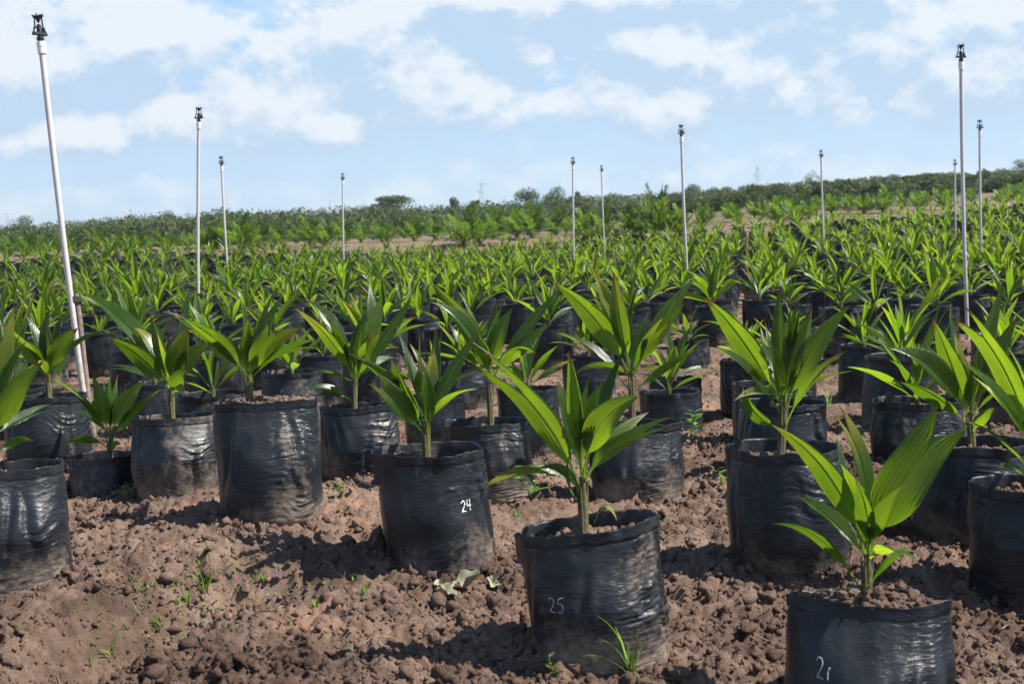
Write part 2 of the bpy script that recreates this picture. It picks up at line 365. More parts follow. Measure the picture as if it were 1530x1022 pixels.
# the grow bags of the near rows: centre px, width px, rim y, front base y, bag diameter m, shift of the foot px, seed
HERO = {
    'edge':   dict(sq=0.6, cx=3, w=166, rim=697, base=897, foot=4, sd=11),
    'n24':    dict(cx=640, w=164, rim=672, base=878, foot=14, sd=12, mark='24', soil=.075, wr=.6),
    'n25':    dict(sq=0.7, cx=876, w=204, rim=783, base=1006, foot=22, sd=13, mark='25', tilt=.040, wr=1.2),
    'n26':    dict(sq=0.42, cx=1296, w=224, rim=893, base=1150, foot=0, sd=14, mark='2l', wr=.8, soil=.012),
    'right':  dict(cx=1549, w=182, rim=722, base=938, foot=0, sd=15),
    'lane':   dict(cx=1171, w=172, rim=668, base=852, foot=8, sd=16, wr=1.0),
    'pair':   dict(cx=1453, w=160, rim=660, base=797, foot=-8, sd=17),
    'b1':     dict(cx=68, w=113, rim=592, base=692, foot=0, sd=18),
    'b2':     dict(cx=155, w=96, rim=680, base=762, foot=0, sd=19, diam=.30),
    'b3':     dict(sq=0.55, cx=262, w=121, rim=622, base=739, foot=-2, sd=20, wr=1.1),
    'b4':     dict(sq=0.5, cx=396, w=150, rim=597, base=767, foot=4, sd=21, wr=1.1, soil=.012),
    'b5':     dict(sq=0.7, cx=535, w=114, rim=606, base=724, foot=0, sd=22),
    'b6':     dict(sq=0.8, cx=724, w=132, rim=630, base=746, foot=6, sd=23, wr=1.2),
    'b7':     dict(sq=0.6, cx=948, w=134, rim=632, base=771, foot=4, sd=24, wr=.7),
    'b8':     dict(cx=1168, w=126, rim=600, base=690, foot=0, sd=25),
    'b8b':    dict(cx=1152, w=112, rim=573, base=650, foot=0, sd=26),
    'b9':     dict(cx=1291, w=78, rim=515, base=608, foot=2, sd=27),
    'b10':    dict(sq=0.8, cx=1370, w=122, rim=598, base=711, foot=2, sd=28),
    'b11':    dict(cx=1350, w=90, rim=547, base=640, foot=0, sd=29),
    'b12':    dict(cx=788, w=92, rim=580, base=697, foot=4, sd=30, wr=1.3),
    'b13':    dict(cx=879, w=73, rim=530, base=612, foot=0, sd=31),
    'b14':    dict(cx=1028, w=62, rim=508, base=573, foot=2, sd=32),
    'b15':    dict(cx=1000, w=88, rim=585, base=712, foot=2, sd=33, wr=1.2),
    'b15b':   dict(cx=1008, w=76, rim=565, base=650, foot=0, sd=41),
    'b16':    dict(cx=318, w=104, rim=588, base=690, foot=0, sd=34),
    'b17':    dict(cx=436, w=88, rim=555, base=650, foot=0, sd=35),
    'b18':    dict(cx=692, w=76, rim=542, base=622, foot=0, sd=36, wr=1.2),
    'b19':    dict(cx=650, w=92, rim=592, base=690, foot=0, sd=37),
    'b20':    dict(cx=508, w=50, rim=466, base=530, foot=0, sd=38),
    'b22':    dict(cx=232, w=84, rim=572, base=660, foot=0, sd=40),
}
ANCH = []
for k, h in HERO.items():
    W = h.get('diam', .37); D = FPX * W / h['w']
    pb = at(h['cx'] + h['foot'], h['base'], D - W * .42)
    pr = at(h['cx'], h['rim'], D)
    h.update(W=W, D=D, x=pr.x, y=pr.y, z=pb.z, H=min(.50, max(.30, pr.z - pb.z)))
    h['z'] = pr.z - h['H']; h['H'] += .012; h['z'] -= .012
    ANCH.append((h['x'], h['y'], h['z'] + .014))
ANCH = np.array(ANCH)
# the hollow in front of the left bags, as points on the ground
DITCH = [(-1.38, 3.40, .11), (-1.26, 3.64, .15), (-1.15, 3.87, .17), (-1.04, 4.08, .16), (-.90, 4.20, .12), (-.74, 4.22, .07)]
def ground(x, y):
    x = np.asarray(x, float); y = np.asarray(y, float)
    m = macro(x, y)
    num = np.zeros(x.shape); den = np.full(x.shape, .02)
    for ax, ay, az_ in ANCH:
        g = np.exp(-((x - ax) ** 2 + (y - ay) ** 2) / (2 * .42 ** 2)); num += g * az_; den += g
    near = np.clip((13.0 - np.hypot(x, y)) / 4, 0, 1)
    z = m + near * (num / den - m * (1 - .02 / den))
    for (dx, dy, dep) in DITCH:
        z = z - dep * np.exp(-((x - dx) ** 2 + (y - dy) ** 2) / (2 * .125 ** 2))
    return z
def relief(x, y, fine=True):
    far = np.clip(1.4 - np.hypot(x, y) / 30, .0, 1)
    o = .040 * fbm(x * 1.7, y * 1.7, 3, 3) +   .032 * fbm(x * 5.5, y * 5.5, 9, 3)
    if fine:
        r = np.hypot(x, y); f2 = np.clip((18 - r) / 10, 0, 1)
        wx, wy = x + .03 * pn(x * 9, y * 9, 0, 71), y + .03 * pn(x * 9, y * 9, 4, 72)
        d, v = worley(wx * 13, wy * 13, 21); o = o + f2 * .032 * np.clip(.62 - d, 0, 1) * (v > .35) * (.4 + v)
        d, v = worley(wx * 30, wy * 30, 22); o = o + f2 * .024 * np.clip(.6 - d, 0, 1) * (v > .25)
        o = o + f2 * .030 * np.abs(fbm(x * 18, y * 18, 31, 4, .6)) + f2 * .014 * fbm(x * 55, y * 55, 35, 2)
        pit = pn(x * 4.5, y * 4.5, 2, 44); o = o - f2 * .035 * np.clip(pit - .28, 0, 1)
    return o * np.clip(far, .15, 1)
def gz(x, y, fine=True):
    a = np.array([float(x)]); b = np.array([float(y)])
    return float(ground(a, b)[0] + relief(a, b, fine)[0])
def hit(px, py):                              # where the view through a photograph pixel meets the ground
    r = ray(px, py); t = .8 * 1.003 ** np.arange(1500)
    x, y, z = r.x * t, r.y * t, EYE + r.z * t
    k = np.argmax(z <= ground(x, y) + relief(x, y)); return Vector((x[k], y[k], z[k]))

def build_ground():
    rr = np.concatenate([[.02], np.linspace(.25, 1.5, 40), 1.5 * np.exp(np.arange(1, int(math.log(22 / 1.5) / .0024)) * .0024)])
    rr = np.concatenate([rr, rr[-1] * np.exp(np.arange(1, 200) * .036)]); rr = rr[rr < 12000]
    front = np.linspace(-R(42), R(42), 760); side = np.linspace(R(42), R(318), 130)[1:-1]
    th = np.concatenate([front, side]); nr, ntt = len(rr), len(th)
    X = rr[:, None] * np.sin(th)[None]; Y = rr[:, None] * np.cos(th)[None]
    Z = ground(X, Y) + relief(X, Y)
    me = make_mesh('ground', np.stack([X, Y, Z], -1), grid_quads(nr, ntt, True), mats=[SOIL])
    # faces run round the ring: turn them up
    me.flip_normals()
    g = link('ground', me); tag(g, kind='structure')
build_ground()

# loose crumbs and lumps of soil on the ground
def build_clods(pts=None, seed=5):
    rng = np.random.default_rng(seed)
    t = (1 + 5 ** .5) / 2
    ico = np.array([(-1, t, 0), (1, t, 0), (-1, -t, 0), (1, -t, 0), (0, -1, t), (0, 1, t), (0, -1, -t), (0, 1, -t), (t, 0, -1), (t, 0, 1), (-t, 0, -1), (-t, 0, 1)]) / 1.9
    tri = np.array([(0, 11, 5), (0, 5, 1), (0, 1, 7), (0, 7, 10), (0, 10, 11), (1, 5, 9), (5, 11, 4), (11, 10, 2), (10, 7, 6), (7, 1, 8), (3, 9, 4), (3, 4, 2), (3, 2, 6), (3, 6, 8), (3, 8, 9), (4, 9, 5), (2, 4, 11), (6, 2, 10), (8, 6, 7), (9, 8, 1)])
    # one subdivision
    V = list(map(tuple, ico)); key = {}
    def midp(a, b):
        k = (min(a, b), max(a, b))
        if k not in key:
            p = (np.array(V[a]) + np.array(V[b])) / 2; p = p / np.linalg.norm(p) * 1.0; V.append(tuple(p)); key[k] = len(V) - 1
        return key[k]
    T2 = []
    for a, b, c in tri:
        i, j, k = midp(a, b), midp(b, c), midp(c, a); T2 += [(a, i, k), (b, j, i), (c, k, j), (i, j, k)]
    V2 = np.array(V); T2 = np.array(T2)
    def scatter(x, y, z, s):
        mb = MB()
        big = s > .012
        for sel, v0, t0 in ((big, V2, T2), (~big, ico, tri)):
            m = int(sel.sum()); k = len(v0)
            jit = 1 + (.36 * rng.standard_normal((m, k, 1))).clip(-.55, .8)
            sc3 = s[sel][:, None, None] * (.7 + .6 * rng.random((m, 1, 3)))
            q = rng.standard_normal((m, 4)); q /= np.linalg.norm(q, axis=1)[:, None]; a, b, c, d = q.T
            Rm = np.stack([1 - 2 * (c * c + d * d), 2 * (b * c - a * d), 2 * (b * d + a * c), 2 * (b * c + a * d), 1 - 2 * (b * b + d * d), 2 * (c * d - a * b), 2 * (b * d - a * c), 2 * (c * d + a * b), 1 - 2 * (b * b + c * c)], -1).reshape(m, 3, 3)
            P = np.einsum('mij,mkj->mki', Rm, v0[None] * jit * sc3)
            P += np.stack([x[sel], y[sel], z[sel] + s[sel] * .25], -1)[:, None]
            mb.add(P, T=(t0[None] + (np.arange(m) * k)[:, None, None]).reshape(-1, 3))
        return mb
    if pts is not None: return scatter(*pts)
    n = 135000
    r = 2.2 * np.exp(rng.random(n) * math.log(15 / 2.2)); th = R(-38) + rng.random(n) * R(76)
    x, y = r * np.sin(th), r * np.cos(th)
    keep = fbm(x * 1.1, y * 1.1, 61, 3) + .6 * rng.random(n) > .05
    x, y, r = x[keep], y[keep], r[keep]; n = len(x)
    s = np.exp(rng.normal(math.log(.0039), .62, n)).clip(.0022,.026)
    hx = [(ax + rr_ * math.cos(t_), ay + rr_ * math.sin(t_)) for ax, ay, _ in ANCH if ay < 9 for rr_, t_ in zip(rng.uniform(.165, .235, 90), rng.random(90) * 6.28)]
    hx = np.array(hx); x = np.concatenate([x, hx[:, 0]]); y = np.concatenate([y, hx[:, 1]]); r = np.hypot(x, y); s = np.concatenate([s, np.exp(rng.normal(math.log(.0075), .55, len(hx))).clip(.003, .03)]); n = len(x)
    s = np.where(r > 6, np.maximum(s, .006), s)
    ok = np.ones(n, bool)
    for ax, ay, _ in ANCH: ok &= np.hypot(x - ax, y - ay) > .162
    x, y, s, r = x[ok], y[ok], s[ok], r[ok]; n = len(x)
    z = ground(x, y) + relief(x, y)
    mb = scatter(x, y, z, s)
    o = link('soil_clods', mb.mesh('soil_clods', [SOIL], smooth=True))
    tag(o, 'loose brown soil crumbs and lumps strewn over the ground between bags', kind='stuff')
build_clods()

# ------------------------------------------------------------------ grow bags
def bag_grid(W, H, sd, nt, nz, wr=1.0, lean=(0, 0), tilt=0.0, squash=1.0):
    th = np.linspace(0, 2 * np.pi, nt, endpoint=False); s = np.linspace(0, 1, nz)
    cx, cy = np.sin(th)[None], -np.cos(th)[None]; z = s[:, None]
    rng = np.random.default_rng(sd); A = W / 2; o = rng.random(6) * 50
    sq = rng.uniform(-.06, .06)
    r = A * (1 + .09 * np.sin(np.pi * np.clip(z * 1.1, 0, 1)) * rng.uniform(-.1, 1) + sq * np.cos(2 * (th[None] - rng.random() * 3)) * (1 - .3 * z))
    r = r * np.where(z < .09, .90 + .10 * np.sqrt(np.clip(z / .09, 0, 1)), 1)
    r = r + A * .10 * pn(cx * 1.3 + o[0], cy * 1.3, z * 2.2, sd) * (z > 0)
    # taut creases round the bag, running a little aslant
    warp = .9 * pn(cx * 1.1 + o[1], cy * 1.1, z * 1.5, sd + 1)
    n1 = pn(cx * 1.25 + o[2], cy * 1.25 + o[3], z * H * 17 + warp * 5.5, sd + 2)
    n2 = pn(cx * 1.3 + o[4], cy * 1.3, z * H * 85 + warp * 6, sd + 3)
    rd = np.clip(1 - np.abs(n1) * 4.2, 0, 1) ** 2.6; rd2 = np.clip(1 - np.abs(n2) * 3.6, 0, 1) ** 2.2
    reg = np.clip(.36 + 2.0 * pn(cx * .9 + o[5], cy * .9, z * 2.6, sd + 4), .04, 1) * np.clip((1 - z) * 5, 0, 1) * np.clip(z * 9, 0, 1)
    side = .55 + .45 * np.clip(np.sin(th[None] - .3), -1, 1)
    r = r + wr * reg * side * (.0105 * rd + .0075 * rd2 - .0015)
    r = r + .0012 * pn(cx * 4, cy * 4, z * 9, sd + 5) + A * .03 * np.abs(pn(cx * 2.0 + o[3], cy * 2.0, z * 1.2, sd + 15))
    for _ in range(4):                        # slack folds running down the film
        t0 = rng.uniform(-1.5, 1.5) if nt > 90 else rng.random() * 6.28; k0 = rng.uniform(-.7, .7); zc = rng.uniform(.35, .85)
        dt = (th[None] - t0 - k0 * (z - zc) + np.pi) % (2 * np.pi) - np.pi + .10 * pn(cx * 2, z * 5, 0, sd + 40)
        r = r - rng.uniform(.006, .012) * np.exp(-(dt / .07) ** 2) * np.exp(-((z - zc) / .22) ** 2) + .005 * np.exp(-((dt - .16) / .09) ** 2) * np.exp(-((z - zc) / .22) ** 2)
    # folded hem
    hem = 1 - .032 / H
    r = r + .0022 * (z > hem) - .003 * np.exp(-((z - hem) / (.012)) ** 2)
    # rim droops and pinches
    dr = .016 * pn(cx * 1.6 + o[0], cy * 1.6, 0, sd + 6) + .008 * pn(cx * 5, cy * 5, 0, sd + 7)
    top = H + dr + tilt * cx
    pinch = np.clip((z - .80) / .2, 0, 1) ** 2
    r = r + pinch * (.020 * pn(cx * 2.2 + o[3], cy * 2.2, 1, sd + 8) + .010 * pn(cx * 6, cy * 6, 1, sd + 9))
    kk = np.clip((z - .45) / .55, 0, 1); kk = kk * kk * (3 - 2 * kk)
    cy = cy * (1 - (1 - squash) * kk); cx = cx * (1 + .03 * (1 - squash) * kk)
    X = r * cx + lean[0] * (1 - z); Y = r * cy + lean[1] * (1 - z); Zz = z * top
    return np.stack([X, Y, Zz], -1)
def bag_meshes(sd, W, H, nt, nz, wr=1.0, lean=(0, 0), tilt=0.0, soil=.03, squash=1.0):
    G = bag_grid(W, H, sd, nt, nz, wr, lean, tilt, squash)
    c = np.array([0, 0, 0.]); ins = []
    top = G[-1]
    for dz, dr in ((.0015, .9965), (-.004, .985), (-soil - .03, .96)):
        q = top.copy(); q[:, :2] *= dr; q[:, 2] += dz; ins.append(q)
    V = np.concatenate([G.reshape(-1, 3), np.concatenate(ins)]); Q = grid_quads(nz + 3, nt, True)
    b0 = len(V); V = np.vstack([V, [[lean[0], lean[1], 0]]])
    T = [((i + 1) % nt, i, b0) for i in range(nt)]
    bag = make_mesh('bag', V, Q, T, [BAG])
    nr = max(4, nt // 8); f = np.linspace(.0, .975, nr); S = np.array([top * [k, k, 1] for k in f])
    S[..., 2] = (top[None, :, 2] * f[:, None] ** 2 + top[:, 2].mean() * (1 - f[:, None] ** 2)) - soil
    if nt > 30:
        x, y = S[..., 0], S[..., 1]
        S[..., 2] += .012 * fbm(x * 14 + sd, y * 14, sd, 3) + .02 * np.clip(.5 - worley(x * 28 + sd, y * 28, sd)[0], 0, 1) + .008 * (1 - f[:, None])
    so_ = make_mesh('soil', S, grid_quads(nr, nt, True), mats=[SOIL])
    return bag, so_, G

DIG = {'2': [[(0, .82), (.10, .95), (.26, 1), (.40, .92), (.44, .74), (.36, .52), (.18, .26), (.02, .03), (.2, .06), (.5, 0)]],
       '4': [[(.12, 1), (.06, .62), (.04, .45), (.22, .42), (.5, .44)], [(.44, 1), (.42, .55), (.42, 0)]],
       '5': [[(.50, 1), (.16, .98), (.10, .62), (.28, .62), (.44, .46), (.42, .18), (.26, .02), (.06, .08)], [(.16, .98), (.62, 1.05)]],
       'l': [[(.20, .62), (.10, .36), (.12, .06)], [(.20, .62), (.26, .58)]]}
def mark_mesh(G, text, th0, zf, hgt, wid):
    mat_ = CHALK if text == '24' else FAINT
    nz, nt, _ = G.shape; mb = MB(); W = np.hypot(*(G[nz // 2, 0, :2] - G[nz // 2, nt // 2, :2])); H = G[-1, :, 2].mean()
    def surf(a, z):
        i = z / H * (nz - 1); j = (a / (2 * np.pi) * nt) % nt
        i0 = int(min(max(i, 0), nz - 2)); j0 = int(j) % nt; fi, fj = i - i0, j - int(j); j1 = (j0 + 1) % nt
        return G[i0, j0] * (1 - fi) * (1 - fj) + G[i0 + 1, j0] * fi * (1 - fj) + G[i0, j1] * (1 - fi) * fj + G[i0 + 1, j1] * fi * fj
    x0 = 0; rng = random.Random(3)
    for ch in text:
        for st in DIG[ch]:
            pts = []
            for (a, b), (c, d) in zip(st[:-1], st[1:]):
                for k in range(8): f = k / 8; pts.append((a + (c - a) * f, b + (d - b) * f))
            pts.append(st[-1]); P = np.array(pts)
            for _ in range(3): P[1:-1] = (P[:-2] + 2 * P[1:-1] + P[2:]) / 4
            T = np.gradient(P, axis=0); T /= np.linalg.norm(T, axis=1)[:, None] + 1e-9; Nn = np.stack([-T[:, 1], T[:, 0]], 1)
            Vv = []
            for k, (p, n_) in enumerate(zip(P, Nn)):
                ww = wid * (.55 + .8 * rng.random() + .35 * math.sin(k * .9)) / hgt
                for s in (-1, -.3, .3, 1):
                    q = p + n_ * ww * s
                    a = th0 + (x0 + q[0]) * hgt / (W / 2); z = zf * H + q[1] * hgt
                    pt = surf(a, z); nn = np.array([math.sin(a), -math.cos(a), 0]); Vv.append(pt + nn * (.0016 if abs(s) < .5 else .0004))
            mb.add(Vv, grid_quads(len(P), 4))
        x0 += .66 if ch != 'l' else .3
    return mb.mesh('number_mark', [mat_])

# ------------------------------------------------------------------ leaves
def leaf_geo(P, Nrm, wmax, nc=9, fold=.35, pleat=.06, petiole=.16, split=0.0, pw=.0032, curl=0.0, rnd=.5, seed=0):
    """Strip along the points P (n,3) with the upper side facing Nrm (n,3): a keeled, pleated, lance-shaped leaf; split > 0 forks the tip."""
    P = np.asarray(P, float); n = len(P); T = np.gradient(P, axis=0); T /= np.linalg.norm(T, axis=1)[:, None] + 1e-9
    S = np.cross(T, Nrm); S /= np.linalg.norm(S, axis=1)[:, None] + 1e-9; Nn = np.cross(S, T)
    t = np.linspace(0, 1, n); u = np.clip((t - petiole) / (1 - petiole), 0, 1)
    base = np.sin(np.pi * u ** .70) ** 1.0
    if split > 0:
        base = np.where(u > .45, np.maximum(base, np.sin(np.pi * .45 ** .72) ** .9 * (1 - .25 * (u - .45) / .55)), base)
    out = np.maximum(wmax / 2 * base, np.where(u <= .02, pw, .0006) * (1 - .3 * t))
    inn = np.zeros(n)
    if split > 0:
        g = np.clip((u - (1 - split)) / split, 0, 1) ** 1.15; inn = out * g * .985
    V = []; UV = []; Q = []
    for sgn in (-1, 1):
        k = np.linspace(0, 1, nc); off = inn[:, None] + (out - inn)[:, None] * k[None]
        zig = (np.arange(nc) % 2) * 2 - 1.0
        lift = off * math.sin(fold) + pleat * out[:, None] * zig[None] * (k[None] > .02) * np.minimum(1, u * 5)[:, None]
        lift = lift - curl * off ** 2 / max(wmax, 1e-4) * 2
        lift = lift + out[:, None] * .10 * k[None] ** 2 * np.sin(t * 9 + seed + sgn)[:, None]
        v = P[:, None] + S[:, None] * (sgn * off * math.cos(fold))[..., None] + Nn[:, None] * lift[..., None]
        b = len(V) * 0 + sum(len(a) for a in V)
        q = grid_quads(n, nc)
        if sgn > 0: q = q[:, ::-1]
        Q.append(q + b); V.append(v.reshape(-1, 3))
        UV.append(np.stack([np.broadcast_to(.5 + sgn * .5 * (off / (wmax / 2 + 1e-6)), (n, nc)), np.broadcast_to(t[:, None], (n, nc))], -1).reshape(-1, 2))
    return np.concatenate(V), np.concatenate(Q), np.concatenate(UV), rnd
def bez(a, b, c, n):
    t = np.linspace(0, 1, n)[:, None]; return (1 - t) ** 2 * np.asarray(a) + 2 * t * (1 - t) * np.asarray(b) + t * t * np.asarray(c)
def stem_geo(mb, base, top, r0=.011, r1=.008, n=9, m=0):
    b = np.asarray(base, float); t = np.asarray(top, float); k = 7; f = np.linspace(0, 1, k)[:, None]
    mid = (b + t) / 2 + np.array([.004, .003, 0])
    mb.tube((1 - f) ** 2 * b + 2 * f * (1 - f) * mid + f * f * t, r0 + (r1 - r0) * f[:, 0] + .0015 * np.sin(f[:, 0] * 21), n, m, .4)
    for a in (0.6, 2.6, 4.4):                # old sheaths clasping the stem
        o = np.array([math.cos(a), math.sin(a), 0]) * r0 * .75
        mb.tube([b + o * 1.1, b + (t - b) * .5 + o * 1.2, b + (t - b) * .93 + o * 1.9], [r0 * .5, r0 * .42, r0 * .15], 6, m, .4)
def random_leaves(rng, size=1.0, nl=None, n=14, nc=7, stem_h=.085):
    out = []; nl = nl or rng.integers(7, 13); a0 = rng.random() * 6.28
    for i in range(nl):
        f = i / max(nl - 1, 1); a = a0 + i * 2.4 + rng.normal(0, .25)
        inc = R(12) + R(52) * f ** 1.1 + rng.normal(0, R(7)); Ln = size * rng.uniform(.30, .44) * (1 - .28 * f) * (1 - .25 * (i == 0))
        droop = rng.uniform(.1, .6) + .55 * f * rng.random()
        t = np.linspace(0, 1, n); ang = inc + droop * t ** 1.6
        d = Ln / (n - 1); r = np.concatenate([[0], np.cumsum(np.sin(ang[:-1]) * d)]); z = np.concatenate([[0], np.cumsum(np.cos(ang[:-1]) * d)])
        side = rng.normal(0, .05) * t ** 2 * Ln; ca, sa = math.cos(a), math.sin(a)
        P = np.stack([r * ca - side * sa, r * sa + side * ca, z + stem_h * (.85 - .35 * f)], -1)
        N0 = np.stack([-np.cos(ang) * ca, -np.cos(ang) * sa, np.sin(ang)], -1)
        tw = rng.normal(0, .45) + rng.normal(0, .5) * t
        S = np.array([-sa, ca, 0]); Nn = N0 * np.cos(tw)[:, None] + S[None] * np.sin(tw)[:, None]
        sp = rng.uniform(.3, .5) if rng.random() < .28 else 0
        wm = size * rng.uniform(.044, .072) * (1.15 if sp else 1) * (1 - .2 * f)
        out.append(leaf_geo(P, Nn, wm, nc, rng.uniform(.3, .7), .08, rng.uniform(.12, .22), sp, rnd=rng.random(), seed=rng.random() * 6))
    return out
def leaf_object(g, parent, name='leaf', mat=None, label=None):
    V, Q, UV, rn = g
    o = link(name, make_mesh(name, V, Q, mats=[mat or LEAF], uv=UV, rnd=np.full(len(V), rn)), parent)
    if label: o['label'] = label
    return o

